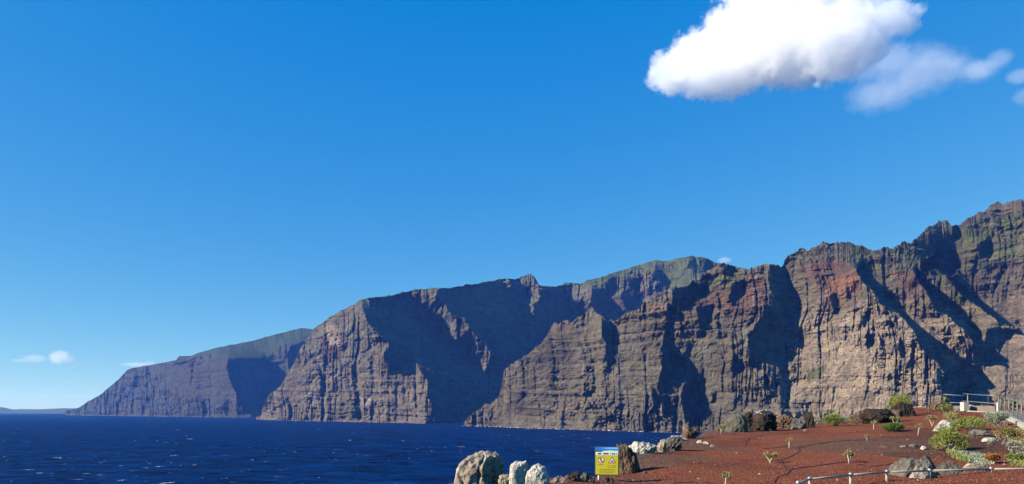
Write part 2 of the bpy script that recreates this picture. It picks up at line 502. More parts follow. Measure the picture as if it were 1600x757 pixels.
def near_paint(px, py, X, Y, Z):
    n = fbm(X / 70, Y / 70, Z / 50, 4, 21)
    n2 = fbm(X / 160, Y / 160, Z / 160, 3, 22)
    c = lerp(BROWN[None, None], GREY[None, None], smooth01(n, -0.3, 0.5))
    c = lerp(c, DARK[None, None], smooth01(n2, 0.1, 0.6) * 0.7)
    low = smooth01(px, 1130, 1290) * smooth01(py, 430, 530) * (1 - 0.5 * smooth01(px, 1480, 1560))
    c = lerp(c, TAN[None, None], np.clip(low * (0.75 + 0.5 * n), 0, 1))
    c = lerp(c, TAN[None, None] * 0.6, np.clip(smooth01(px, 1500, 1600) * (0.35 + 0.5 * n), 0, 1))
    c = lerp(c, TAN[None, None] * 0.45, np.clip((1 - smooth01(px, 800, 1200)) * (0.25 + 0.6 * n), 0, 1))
    red = zone(px, py, [C5([(95, 240), (250, 220), (310, 300), (290, 370), (200, 400), (150, 330)]), C5([(400, 260), (480, 260), (560, 370), (520, 420), (450, 360)]),
                        C6([(690, 170), (860, 100), (880, 230), (800, 300), (700, 260)]), C6([(560, 190), (760, 160), (740, 230), (600, 260)]), C6([(520, 215), (610, 210), (610, 250), (520, 250)])], 10)
    c = lerp(c, RED[None, None], np.clip(red * (0.55 + 0.9 * n), 0, 1))
    org = zone(px, py, [C5([(180, 300), (300, 270), (300, 330), (200, 365)]), C6([(420, 240), (500, 236), (490, 262), (430, 266)]), C6([(800, 130), (850, 110), (860, 160), (830, 170)])], 6)
    c = lerp(c, ORANGE[None, None], np.clip(org * (0.5 + 0.8 * n), 0, 1))
    gr = zone(px, py, [C5([(600, 130), (841, 60), (841, 200), (700, 260), (620, 200)]), C5([(560, 280), (700, 380), (800, 460), (700, 480), (560, 340)]), C5([(250, 180), (350, 200), (380, 300), (300, 250)]),
                       C5([(400, 190), (520, 150), (600, 300), (500, 260)]), C5([(80, 585), (190, 580), (170, 610), (90, 620)]), C5([(380, 300), (440, 360), (430, 400), (380, 350)]), C6([(640, 150), (760, 95), (800, 150), (700, 200)])], 8)
    c = lerp(c, GREEN[None, None] * 1.15, np.clip(gr * (0.45 + 1.3 * fbm(X / 25, Y / 25, Z / 25, 3, 25)), 0, 0.85))
    # pale dykes that cross the wall
    for (x0, y0, x1, y1, w) in ((1031, 560, 1037, 690, 1.6), (1066, 620, 1071, 690, 1.3), (913, 510, 908, 640, 1.2), (1180, 430, 1166, 560, 1.4), (1190, 415, 1196, 470, 1.2)):
        xc = x0 + (py - y0) / (y1 - y0) * (x1 - x0) + 2.0 * vnoise(py / 14, py * 0, py * 0, 5)
        wl = np.clip(1.4 - np.abs(px - xc) / w, 0, 1) * ((py > y0) & (py < y1))
        c = lerp(c, np.array((0.27, 0.21, 0.16))[None, None], wl * 0.75)
    foot = (1 - smooth01(Z, 1.5, 6))
    c = lerp(c, TAN[None, None] * 0.6, foot * np.clip(0.2 + n, 0, 0.6))
    return c * LIFT

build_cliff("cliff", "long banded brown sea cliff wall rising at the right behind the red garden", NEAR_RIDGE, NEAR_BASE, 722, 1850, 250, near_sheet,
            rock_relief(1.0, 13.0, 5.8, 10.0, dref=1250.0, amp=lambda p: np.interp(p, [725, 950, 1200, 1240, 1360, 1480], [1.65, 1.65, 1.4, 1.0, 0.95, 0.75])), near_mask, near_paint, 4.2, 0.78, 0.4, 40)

# ---- second headland with its wide shaded cove, and the green-topped hill behind it
MID_RIDGE = C7([(0, 660), (10, 655), (45, 580), (100, 530), (150, 450), (180, 380), (235, 300), (290, 260), (340, 228), (400, 200), (425, 180), (560, 160), (680, 135), (740, 130), (780, 137), (860, 120), (960, 103),
                (1025, 90), (1055, 97), (1080, 85), (1120, 72), (1140, 90), (1155, 120)]) + \
    C6([(30, 165), (75, 165), (110, 155), (160, 155), (240, 130), (330, 105), (440, 68), (500, 68), (560, 56), (600, 50), (650, 62), (690, 80), (735, 86), (800, 101)]) + [(1185, 426), (1240, 450)]
MID_BASE = [(398, 655.2), (404, 655.6), (515, 659.5), (600, 661.5), (668, 662.8), (700, 661.5), (760, 660), (1240, 660)]
MID_DARK = C7([(425, 183), (440, 230), (465, 290), (510, 320), (545, 350), (540, 380), (520, 400), (525, 430), (560, 455), (600, 450), (615, 405), (630, 402), (650, 440), (690, 490), (705, 520), (700, 570), (720, 600), (720, 640), (730, 670), (705, 700), (1300, 700), (1300, 300), (1480, 300),
               (1330, 270), (1250, 180), (1155, 140), (1110, 100), (1000, 104), (960, 108), (860, 126), (740, 136), (560, 166)])
MID_LIT = [C7([(620, 152), (680, 138), (745, 132), (730, 190), (770, 195), (800, 240), (850, 255), (880, 310), (930, 350), (960, 400), (935, 470), (905, 465), (890, 430), (862, 392), (895, 370), (860, 328), (800, 352), (790, 365), (748, 325), (758, 280), (738, 252), (698, 232), (680, 202), (640, 182)]),
           C7([(1060, 100), (1120, 72), (1150, 125), (1165, 170), (1130, 200), (1135, 270), (1115, 300), (1135, 360), (1110, 350), (1090, 300), (1080, 280), (1095, 250), (1095, 180), (1110, 150), (1085, 120)]),
           C7([(1000, 92), (1040, 96), (1035, 125), (1010, 140)]),
           C6([(80, 168), (160, 160), (205, 172), (195, 205), (140, 214), (95, 212), (108, 182)])]
HILL_SHADE = [C6([(205, 170), (250, 180), (262, 250), (290, 292), (230, 275), (200, 230)]), C6([(310, 190), (392, 200), (388, 236), (342, 282), (328, 222)]), C6([(575, 66), (622, 70), (684, 88), (640, 117), (600, 112), (570, 88)]),
              C6([(448, 98), (512, 150), (490, 167), (438, 130)]), C6([(338, 128), (392, 150), (388, 188), (348, 172)]), C6([(250, 150), (290, 150), (300, 190), (262, 190)])]
HILL_TOP = [C6([(160, 150), (440, 50), (600, 35), (690, 90), (620, 160), (560, 180), (480, 150), (420, 110), (300, 140), (200, 170)]), C6([(470, 90), (640, 110), (600, 170), (500, 150)])]
def mid_mask(PX, PY):
    sh = in_poly(PX, PY, MID_DARK).astype(float)
    for q in HILL_SHADE:
        sh = np.maximum(sh, in_poly(PX, PY, q).astype(float))
    for q in MID_LIT:
        sh = np.where(in_poly(PX, PY, q), 0.0, sh)
    return sh
def mid_k(PX, PY):
    sh = mid_mask(PX, PY)
    k = np.where(PX < 700, -1.5, -1.2)
    k = np.where(union(PX, PY, MID_LIT) > 0, -2.2, k)
    return k * (1 - sh) + 1.5 * sh
def mid_gy(PX, PY):
    g = np.full(PX.shape, 0.6)
    g = np.where((PX > 880) & (PY < 470), 1.8, g)
    top = np.interp(PX, [p[0] for p in MID_RIDGE], [p[1] for p in MID_RIDGE])
    g = np.where((PY < top + 6) & (PX > 560), 2.0, g)
    return np.where(mid_mask(PX, PY) > 0, 0.3, g)
mid_dir = [(404, 656, 3020, 2.0), (450, 657.3, 2820, 2.0), (515, 659.5, 2570, 2.0), (570, 660.8, 2390, 2.0), (620, 661.8, 2250, 2.0), (664, 662.6, 2150, 2.0)]
mid_sheet = cg_depth(396, 1244, 390, 668, 2.0, mid_k, mid_gy, mid_dir, lambda a, b: np.maximum(mid_mask(a, b), union(a, b, MID_LIT)))

def mid_paint(px, py, X, Y, Z):
    n = fbm(X / 120, Y / 120, Z / 80, 4, 31)
    c = lerp(BROWN[None, None] * 0.92, GREY[None, None] * 0.95, smooth01(n, -0.3, 0.4))
    c = lerp(c, TAN[None, None] * 0.5, np.clip(smooth01(py, 540, 620) * (0.35 + 0.8 * n), 0, 1))
    c = lerp(c, RED[None, None] * 0.8, np.clip(zone(px, py, [C7([(260, 330), (370, 330), (340, 430), (270, 430)])], 6) * (0.5 + n), 0, 1))
    c = lerp(c, TAN[None, None] * 0.8, np.clip(zone(px, py, [C7([(280, 270), (330, 280), (340, 370), (290, 360)]), C7([(420, 580), (470, 580), (470, 610), (420, 610)])], 4) * (0.7 + n), 0, 1))
    rt = np.interp(px, [p[0] for p in MID_RIDGE], [p[1] for p in MID_RIDGE])
    cap = (1 - smooth01(py - rt, 2, 9)) * smooth01(px, 540, 600)
    hill = zone(px, py, [C6([(160, 150), (440, 60), (600, 45), (690, 90), (620, 160), (560, 180), (480, 150), (420, 110), (300, 140), (200, 170)]), C6([(470, 90), (640, 110), (600, 170), (500, 150)])], 5)
    c = lerp(c, GREEN[None, None] * 1.1, np.clip(np.maximum(cap, hill) * (0.85 + 0.4 * n), 0, 1))
    c = lerp(c, GREEN[None, None] * 1.3, np.clip(zone(px, py, [C7([(1080, 150), (1170, 160), (1135, 290), (1090, 290)])], 3) * 0.5, 0, 1))
    return c * LIFT
build_cliff("cliff", "second headland with a broad shaded cove and a green hill top", MID_RIDGE, MID_BASE, 400, 1236, 200, mid_sheet,
            rock_relief(1.5, 11.0, 4.5, 8.0, dref=2500.0, amp=lambda p: 1.75 + 0 * p), lambda a, b: np.maximum(mid_mask(a, b), 0.75 * union(a, b, HILL_TOP)), mid_paint, 2.0, 0.78, 0.35, 70)

# ---- farthest headland, hazy, with its pale plateau
FAR_RIDGE = C8([(300, 417), (350, 412), (400, 380), (455, 350), (500, 312), (540, 280), (560, 262), (572, 246), (585, 232), (600, 224), (640, 217), (700, 208), (760, 196), (810, 187), (825, 168), (850, 166), (880, 168), (920, 150), (1000, 128), (1150, 100), (1280, 65), (1340, 48), (1395, 38), (1414, 40)]) + [(520, 524), (560, 545)]
FAR_BASE = [(100, 646.2), (130, 648), (217, 649.5), (295, 651.5), (345, 653), (404, 653.5), (560, 652.5)]
FAR_SHADE = [C8([(1045, 180), (1230, 180), (1262, 235), (1310, 250), (1240, 360), (1230, 450), (1150, 455), (1150, 430), (1090, 380), (1060, 280)]), C8([(1340, 110), (1395, 105), (1450, 110), (1400, 230), (1340, 245), (1320, 180)]),
             ]
FAR_TOP = C8([(800, 190), (880, 166), (1000, 124), (1280, 60), (1395, 32), (1500, 40), (1500, 100), (1390, 98), (1300, 118), (1240, 165), (1210, 176), (1100, 175), (1030, 160), (920, 168)])
def far_k(PX, PY):
    sh = union(PX, PY, FAR_SHADE)
    top = in_poly(PX, PY, FAR_TOP)
    return np.where(top, -0.6, -1.6 * (1 - sh) + 1.7 * sh)
def far_gy(PX, PY):
    g = np.full(PX.shape, 0.65)
    return np.where(in_poly(PX, PY, FAR_TOP), 4.0, g)
far_dir = [(110, 647, 5500, 2.0), (150, 648.5, 5200, 2.0), (217, 650, 4750, 2.0), (295, 652, 4250, 2.0), (345, 653, 3980, 2.0)]
far_sheet = cg_depth(96, 566, 500, 662, 2.0, far_k, far_gy, far_dir, lambda a, b: union(a, b, FAR_SHADE))
def far_paint(px, py, X, Y, Z):
    n = fbm(X / 200, Y / 200, Z / 120, 4, 41)
    c = lerp(BROWN[None, None] * 0.9, GREY[None, None] * 0.95, smooth01(n, -0.3, 0.4))
    c = lerp(c, TAN[None, None] * 0.5, np.clip(smooth01(n, 0.1, 0.5), 0, 1) * 0.6)
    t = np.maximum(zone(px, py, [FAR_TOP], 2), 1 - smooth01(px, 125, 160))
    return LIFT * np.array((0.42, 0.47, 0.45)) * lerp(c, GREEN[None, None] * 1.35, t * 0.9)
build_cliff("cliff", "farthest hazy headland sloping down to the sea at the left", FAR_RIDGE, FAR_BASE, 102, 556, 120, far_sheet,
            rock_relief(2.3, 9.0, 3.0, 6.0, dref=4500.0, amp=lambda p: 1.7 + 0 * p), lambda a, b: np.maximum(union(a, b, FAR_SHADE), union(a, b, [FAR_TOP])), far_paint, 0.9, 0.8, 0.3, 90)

# low spit of land along the horizon
cols = np.arange(-160, 150, 2.0)
hh = np.interp(cols, [-160, -60, -20, 5, 15, 22, 60, 100, 150], [628, 632, 635, 637.3, 639.2, 640.0, 639.6, 638.4, 637.5])
vv = np.array([1.0, 0.8, 0.45, 0.0])
rows = []
for t, dd, zf in ((0, 8200, -0.05), (1, 8300, 0.35), (2, 8700, 0.75), (3, 9300, 1.0), (4, 11000, 0.4), (5, 12500, -0.1)):
    ztop = EYE + (HZ - hh) / F * 9300
    z = ztop * zf + fbm(cols / 11.0, cols * 0 + t, cols * 0, 3, 99) * 6 * (1 if 0 < t < 5 else 0)
    rows.append(np.stack([(cols - 800) / F * dd, cols * 0 + dd, z], -1))
V = np.stack(rows, 0)
o = mesh_np("headland", V.reshape(-1, 3), grid_faces(*V.shape[:2]), M_CLIFF, smooth=True)
color_attr(o, "rock", np.tile(GREEN * 1.2, (V.shape[0] * V.shape[1], 1)))
tag(o, "low spit of land on the horizon at the far left", None, None, 'structure')
# ------------------------------------------------------------------ the sea
def wave(x, y):
    """sea height: wind chop coming from the left and ahead, metres"""
    w = 0.55 * np.sin(0.19 * x + 0.42 * y + 2.2 * vnoise(x / 40, y / 40, x * 0, 3)) * (0.4 + 0.6 * vnoise(x / 33, y / 20, x * 0, 2))
    w = w + 0.6 * fbm(x / 11.0, y / 5.0, x * 0, 4, 61, 0.55)
    return w
naz, rr = 620, [30.0]
while rr[-1] < 32000:
    r = rr[-1]
    rr.append(r + min(max(r * r * 0.55 / (EYE * F), 0.9 + r * 0.0015), r * 0.07))
rr = np.array(rr)
az = np.radians(np.linspace(-58, 50, naz))
R, A = np.meshgrid(rr, az, indexing='ij')
X = R * np.sin(A); Y = R * np.cos(A)
Z = wave(X, Y) * (1 - smooth01(R, 900, 2500))
sea = mesh_np("sea", np.stack([X, Y, Z], -1).reshape(-1, 3), grid_faces(*X.shape), None, smooth=True)
tag(sea, "deep blue choppy sea with scattered whitecaps", None, None, 'structure')
m = NT("sea_water")
P = pos(m)
a1 = m.noise(0.22, 5, 0.62, m.mapping(P, (0.55, 1.3, 1)), 0.4)
a2 = m.noise(0.035, 4, 0.6, m.mapping(P, (0.5, 1.3, 1)), 0.3)
a3 = m.noise(0.006, 4, 0.6, m.mapping(P, (0.35, 1.2, 1)), 0.3)
hh_ = m.math('ADD', m.math('MULTIPLY', a1.outputs[0], 1.8), m.math('ADD', m.math('MULTIPLY', a2.outputs[0], 9.0), m.math('MULTIPLY', a3.outputs[0], 22.0)))
m.l(m.bump(hh_, 1.0, 1.0), m.b.inputs['Normal'])
a5 = m.noise(0.075, 5, 0.7, m.mapping(P, (0.45, 1.25, 1)), 0.5)
m.l(m.mix(m.ramp(m.math('ADD', m.math('MULTIPLY', a5.outputs[0], 0.6), m.math('MULTIPLY', a2.outputs[0], 0.4)), [(0.40, (0, 0, 0)), (0.60, (1, 1, 1))]), (0.0002, 0.0035, 0.023), (0.001, 0.025, 0.125)), m.b.inputs['Base Color'])
m.b.inputs['Roughness'].default_value = 0.5
m.b.inputs['Specular IOR Level'].default_value = 0.0
gl = m.n("ShaderNodeBsdfGlossy")
gl.inputs['Roughness'].default_value = 0.25
bnode = [n_ for n_ in m.t.nodes if n_.bl_idname == 'ShaderNodeBump'][0]
m.l(bnode.outputs[0], gl.inputs['Normal'])
mx = m.n("ShaderNodeMixShader")
mx.inputs[0].default_value = 0.05
m.l(m.b.outputs[0], mx.inputs[1]); m.l(gl.outputs[0], mx.inputs[2])
m.l(mx.outputs[0], m.out.inputs['Surface'])
sea.data.materials.append(m.m)
# ------------------------------------------------------------------ the garden slope on the shore
GP = [  # (photo px, photo py, metres ahead): where the ground is seen
    (900, 752, 15.2), (950, 748, 16.8), (1000, 757, 15.6), (1100, 757, 15.4), (1200, 757, 15.2), (1300, 757, 15.0), (1400, 757, 14.8), (1500, 757, 14.8), (1600, 757, 14.6), (1700, 757, 14.4),
    (975, 745, 18.0), (1040, 735, 18.2), (1100, 720, 21.5), (1100, 700, 27.0), (1100, 688, 32.0), (1110, 677.5, 37.0), (1045, 708, 23.5), (1010, 716, 21.0), (1075, 690, 30.0),
    (1200, 738, 18.2), (1200, 718, 22.0), (1200, 697, 28.0), (1200, 682, 34.5), (1190, 672, 40.0), (1150, 674, 38.5), (1300, 740, 17.4), (1300, 712, 22.0), (1300, 692, 27.5), (1300, 675, 35.5), (1300, 666, 41.5), (1250, 668, 41.0),
    (1400, 740, 17.0), (1400, 712, 21.5), (1400, 690, 26.8), (1400, 670, 34.5), (1400, 656, 44.0), (1350, 663, 42.5), (1440, 645, 52.0), (1480, 643, 54.0), (1535, 646.5, 47.0), (1563, 646, 48.0), (1512, 643, 51.0),
    (1595, 662, 37.5), (1500, 662, 38.0), (1500, 682, 29.5), (1500, 705, 23.5), (1500, 726, 18.8), (1600, 728, 18.4), (1600, 700, 23.5), (1570, 675, 31.5), (1650, 690, 26.0), (1680, 720, 20.0), (1650, 668, 36.5), (1700, 660, 44.0),
]
ctrl = [px_world(*g) for g in GP]
ctrl += [(x, y, z) for x, y, z in [
    (-3, 8, 37.9), (2, 6, 38.0), (8, 6, 37.9), (14, 7, 37.9), (-2, 11, 37.8), (3, 11, 37.75), (9, 12, 37.8), (14, 12, 37.8), (-1.6, 13.3, 38.3), (-0.6, 13.3, 38.45), (0.3, 13.3, 38.5), (1.0, 13.3, 38.5),
    (36, 58, 40.15), (44, 58, 40.2), (52, 52, 40.2), (32, 57, 40.1), (55, 40, 39.8), (45, 30, 39.3), (35, 20, 38.7), (24, 12, 38.1), (60, 60, 40.4), (30, 66, 40.1), (45, 70, 40.3)]]
ctrl = np.array(ctrl)
def tps_fit(P, lam=0.15):
    n = len(P)
    r2 = ((P[:, None, :2] - P[None, :, :2]) ** 2).sum(-1)
    K = np.where(r2 > 0, r2 * np.log(np.maximum(r2, 1e-12)) * 0.5, 0) + lam * np.eye(n)
    A = np.zeros((n + 3, n + 3)); A[:n, :n] = K
    A[:n, n] = 1; A[:n, n + 1:] = P[:, :2]; A[n, :n] = 1; A[n + 1:, :n] = P[:, :2].T
    return np.linalg.solve(A, np.concatenate([P[:, 2], np.zeros(3)]))
TW = tps_fit(ctrl)
def tps(X, Y):
    out = TW[-3] + TW[-2] * X + TW[-1] * Y
    for i in range(len(ctrl)):
        r2 = (X - ctrl[i, 0]) ** 2 + (Y - ctrl[i, 1]) ** 2
        out = out + TW[i] * np.where(r2 > 0, r2 * np.log(np.maximum(r2, 1e-12)) * 0.5, 0)
    return out
# the shore edge in plan, from left to right; outside it the land falls to the sea
EDGE = np.array([(-9, 3), (-6, 10), (-2.6, 14.6), (-0.9, 15.3), (0.7, 15.9), (1.5, 17.3), (2.6, 19.4), (3.4, 21.6), (4.6, 24.4), (6.4, 28.6), (8.3, 34.0), (10.2, 38.4), (13.2, 41.6), (17.0, 43.6), (20.6, 45.4), (25.6, 50.2), (29.6, 57.0), (33.0, 62.5), (44, 66), (60, 70), (90, 74)])
def edge_dist(X, Y):
    best = np.full(X.shape, 1e9); sgn = np.zeros(X.shape)
    for i in range(len(EDGE) - 1):
        a = EDGE[i]; b = EDGE[i + 1]; ab = b - a
        t = np.clip(((X - a[0]) * ab[0] + (Y - a[1]) * ab[1]) / (ab @ ab), 0, 1)
        dx = X - a[0] - t * ab[0]; dy = Y - a[1] - t * ab[1]
        d = np.hypot(dx, dy)
        s = ab[0] * dy - ab[1] * dx      # > 0: left of the direction of travel = seaward
        sgn = np.where(d < best, s, sgn); best = np.minimum(best, d)
    return np.where(sgn > 0, best, -best)
GS = 0.2
gxs = np.arange(-14, 74, GS); gys = np.arange(1.0, 84, GS)
GX, GY = np.meshgrid(gxs, gys)
ED = edge_dist(GX, GY) + fbm(GX / 1.7, GY / 1.7, GX * 0, 3, 301) * 0.7
GZ = np.clip(tps(GX, GY), 35, 43)
over = np.maximum(ED, 0)
GZ = GZ - over * 1.5 - over ** 2 * 0.06 + fbm(GX / 2.3, GY / 2.3, GX * 0, 4, 303) * np.minimum(over * 0.35, 1.6)
GZ = GZ + fbm(GX / 3.0, GY / 3.0, GX * 0, 3, 305) * 0.05 + fbm(GX / 0.6, GY / 0.6, GX * 0, 3, 307) * 0.022
GZ = np.maximum(GZ, -8)
def ground_z(x, y):
    fx = np.clip((np.asarray(x, float) - gxs[0]) / GS, 0, len(gxs) - 1.001); fy = np.clip((np.asarray(y, float) - gys[0]) / GS, 0, len(gys) - 1.001)
    i = fy.astype(int); j = fx.astype(int); a = fx - j; b = fy - i
    return (GZ[i, j] * (1 - a) + GZ[i, j + 1] * a) * (1 - b) + (GZ[i + 1, j] * (1 - a) + GZ[i + 1, j + 1] * a) * b
def at(px, py, d=None):
    """ground point seen at a photo pixel"""
    if d is None:
        t = np.arange(13.0, 70.0, 0.05)
        x = (px - 800) / F * t; z = EYE + (HZ - py) / F * t
        below = np.nonzero(z <= ground_z(x, t))[0]
        d = t[below[0]] if len(below) else 45.0
    x = (px - 800) / F * d
    return Vector((x, d, float(ground_z(x, d))))

RED_C = np.array((0.275, 0.087, 0.047)); RED_D = np.array((0.20, 0.061, 0.035)); SOIL = np.array((0.155, 0.092, 0.066)); SOIL_D = np.array((0.092, 0.052, 0.040)); ROCKY = np.array((0.16, 0.112, 0.082))
gpx = 800 + GX / np.maximum(GY, 1) * F; gpy = HZ - (GZ - EYE) / np.maximum(GY, 1) * F
nn = fbm(GX / 1.3, GY / 1.3, GX * 0, 4, 311); nb = fbm(GX / 5, GY / 5, GX * 0, 3, 313)
gc = lerp(RED_C[None, None], RED_D[None, None], smooth01(nn + 0.5 * nb, -0.2, 0.6))
def soft_patch(cx, cy, rx, ry, rot=0.0):
    c, s = math.cos(rot), math.sin(rot)
    u = ((GX - cx) * c + (GY - cy) * s) / rx; v = (-(GX - cx) * s + (GY - cy) * c) / ry
    return 1 - smooth01(np.hypot(u, v) + 0.55 * nn, 0.75, 1.1)
for (px_, py_, rx, ry, rot, colr, k) in [
        (1385, 700, 3.1, 2.8, 0.0, SOIL, 0.85), (1330, 688, 2.6, 2.1, 0.2, SOIL, 0.9), (1455, 712, 2.2, 1.6, -0.3, SOIL_D, 0.8), (1520, 692, 2.6, 2.6, 0.0, SOIL_D, 0.85), (1470, 676, 2.0, 2.6, 0, SOIL_D, 0.7),
        (1030, 712, 1.6, 2.2, 0.7, ROCKY, 0.75), (1085, 697, 1.4, 2.6, 0.3, SOIL, 0.8), (990, 722, 1.1, 1.5, 0.5, ROCKY, 0.7), (1160, 676, 3.2, 1.3, 0.2, SOIL, 0.6), (1560, 690, 3.0, 5.0, 0, SOIL_D, 0.8), (1420, 690, 1.6, 1.6, 0, SOIL, .6), (960, 748, 1.2, 1.0, 0, ROCKY, .5)]:
    p = at(px_, py_)
    gc = lerp(gc, np.broadcast_to(colr, gc.shape), soft_patch(p.x, p.y, rx, ry, rot) * k)
gc = lerp(gc, np.broadcast_to(ROCKY * 0.8, gc.shape), smooth01(ED, -0.9, 0.2) * 0.85)
gc = lerp(gc, np.broadcast_to(ROCKY * 0.9, gc.shape), (1 - smooth01(GY + 0 * GX, 11, 14)) * 0.9)
gr = mesh_np("ground", np.stack([GX, GY, GZ], -1).reshape(-1, 3), grid_faces(*GX.shape), None, smooth=True)
color_attr(gr, "soil", gc.reshape(-1, 3))
tag(gr, "rust red cinder slope of the shore garden", None, None, 'structure')
m = NT("cinder_ground")
P = pos(m)
va = m.n("ShaderNodeVertexColor", layer_name="soil")
g1 = m.noise(9.0, 5, 0.7, P); g2 = m.noise(38.0, 3, 0.6, P)
vo = m.n("ShaderNodeTexVoronoi"); vo.inputs['Scale'].default_value = 22.0; m.l(P, vo.inputs['Vector'])
c = m.mix(1.0, va.outputs[0], m.ramp(g1.outputs[0], [(0.3, (0.5, 0.45, 0.45)), (0.5, (1, 1, 1)), (0.72, (1.4, 1.45, 1.45))]), 'MULTIPLY')
c = m.mix(1.0, c, m.ramp(g2.outputs[0], [(0.3, (0.6, 0.6, 0.6)), (0.55, (1.05, 1.05, 1.05)), (0.75, (1.5, 1.5, 1.5))]), 'MULTIPLY')
m.l(c, m.b.inputs['Base Color']); m.b.inputs['Roughness'].default_value = 1.0; m.b.inputs['Specular IOR Level'].default_value = 0.1
h = m.math('ADD', m.math('MULTIPLY', g1.outputs[0], 1.2), m.math('ADD', m.math('MULTIPLY', vo.outputs['Distance'], -0.6), m.math('MULTIPLY', g2.outputs[0], 0.5)))
m.l(m.bump(h, 0.9, 0.11), m.b.inputs['Normal'])
gr.data.materials.append(m.m)

# loose cinders: far too many to count, one object
def chips(name, n, region, size, cols, matname, seed):
    rng = np.random.default_rng(seed)
    base = np.array([(1, 0, 0), (-.6, .8, 0), (-.6, -.8, 0.1), (.1, 0, .9), (0, .1, -.6)], float)
    fc = np.array([(0, 1, 3), (1, 2, 3), (2, 0, 3), (1, 0, 4), (2, 1, 4), (0, 2, 4)])
    x, y = region(n, rng)
    z = ground_z(x, y)
    s = size[0] + (size[1] - size[0]) * rng.random(n) ** 2.5
    a = rng.random(n) * 6.283
    ca, sa = np.cos(a), np.sin(a)
    b = base[None] * (0.65 + 0.7 * rng.random((n, 5, 3)))
    V = np.empty((n, 5, 3))
    V[:, :, 0] = (b[:, :, 0] * ca[:, None] - b[:, :, 1] * sa[:, None]) * s[:, None] + x[:, None]
    V[:, :, 1] = (b[:, :, 0] * sa[:, None] + b[:, :, 1] * ca[:, None]) * s[:, None] + y[:, None]
    V[:, :, 2] = b[:, :, 2] * s[:, None] * 0.75 + z[:, None] + s[:, None] * 0.15
    Fc = (fc[None] + (np.arange(n) * 5)[:, None, None]).reshape(-1, 3)
    mt = NT(matname)
    va_ = mt.n("ShaderNodeVertexColor", layer_name="soil")
    mt.l(va_.outputs[0], mt.b.inputs['Base Color']); mt.b.inputs['Roughness'].default_value = 0.95
    o = mesh_np(name, V.reshape(-1, 3), Fc, mt.m)
    cc = np.array(cols)[rng.integers(0, len(cols), n)] * (0.7 + 0.4 * rng.random((n, 1)))
    color_attr(o, "soil", np.repeat(cc, 5, 0))
    tag(o, None, None, None, 'stuff')
    return o
def visible_slope(n, rng):
    xs_, ys_ = [], []
    got = 0
    while got < n:
        y = 15 + 32 * rng.random(n) ** 1.7
        x = (880 + 780 * rng.random(n) - 800) / F * y
        k = edge_dist(x, y) < -0.5
        xs_.append(x[k]); ys_.append(y[k]); got += k.sum()
    return np.concatenate(xs_)[:n], np.concatenate(ys_)[:n]
chips("red_cinder_gravel", 38000, visible_slope, (0.008, 0.026), [(0.22, 0.062, 0.034), (0.14, 0.04, 0.025), (0.24, 0.075, 0.045), (0.08, 0.03, 0.022)], "cinder_chip", 77)
chips("pale_pebbles", 130, visible_slope, (0.015, 0.04), [(0.5, 0.4, 0.32), (0.38, 0.27, 0.2), (0.55, 0.48, 0.4)], "pale_pebble", 78)
# ------------------------------------------------------------------ boulders
def rock_mat(name, stops, spots, scale=1.0, bump=0.05):
    m = NT(name)
    tc = m.n("ShaderNodeTexCoord").outputs['Object']
    n1 = m.noise(3.2 * scale, 6, 0.65, tc, 0.4); n2 = m.noise(14.0 * scale, 5, 0.7, tc); n3 = m.noise(1.6 * scale, 4, 0.6, tc, 0.8)
    vo = m.n("ShaderNodeTexVoronoi"); vo.inputs['Scale'].default_value = 9.0 * scale; m.l(tc, vo.inputs['Vector'])
    c = m.ramp(n1.outputs[0], stops)
    c = m.mix(m.ramp(n3.outputs[0], [(0.52, (0, 0, 0)), (0.64, (1, 1, 1))]), c, spots)
    c = m.mix(1.0, c, m.ramp(n2.outputs[0], [(0.3, (0.5, 0.5, 0.5)), (0.52, (1, 1, 1)), (0.75, (1.3, 1.3, 1.3))]), 'MULTIPLY')
    c = m.mix(1.0, c, m.ramp(vo.outputs['Distance'], [(0.0, (0.45, 0.43, 0.42)), (0.22, (1, 1, 1))]), 'MULTIPLY')
    m.l(c, m.b.inputs['Base Color']); m.b.inputs['Roughness'].default_value = 0.95; m.b.inputs['Specular IOR Level'].default_value = 0.15
    h = m.math('ADD', m.math('MULTIPLY', n2.outputs[0], 0.8), m.math('ADD', n1.outputs[0], m.math('MULTIPLY', vo.outputs['Distance'], 0.6)))
    m.l(m.bump(h, 1.0, bump), m.b.inputs['Normal'])
    return m.m
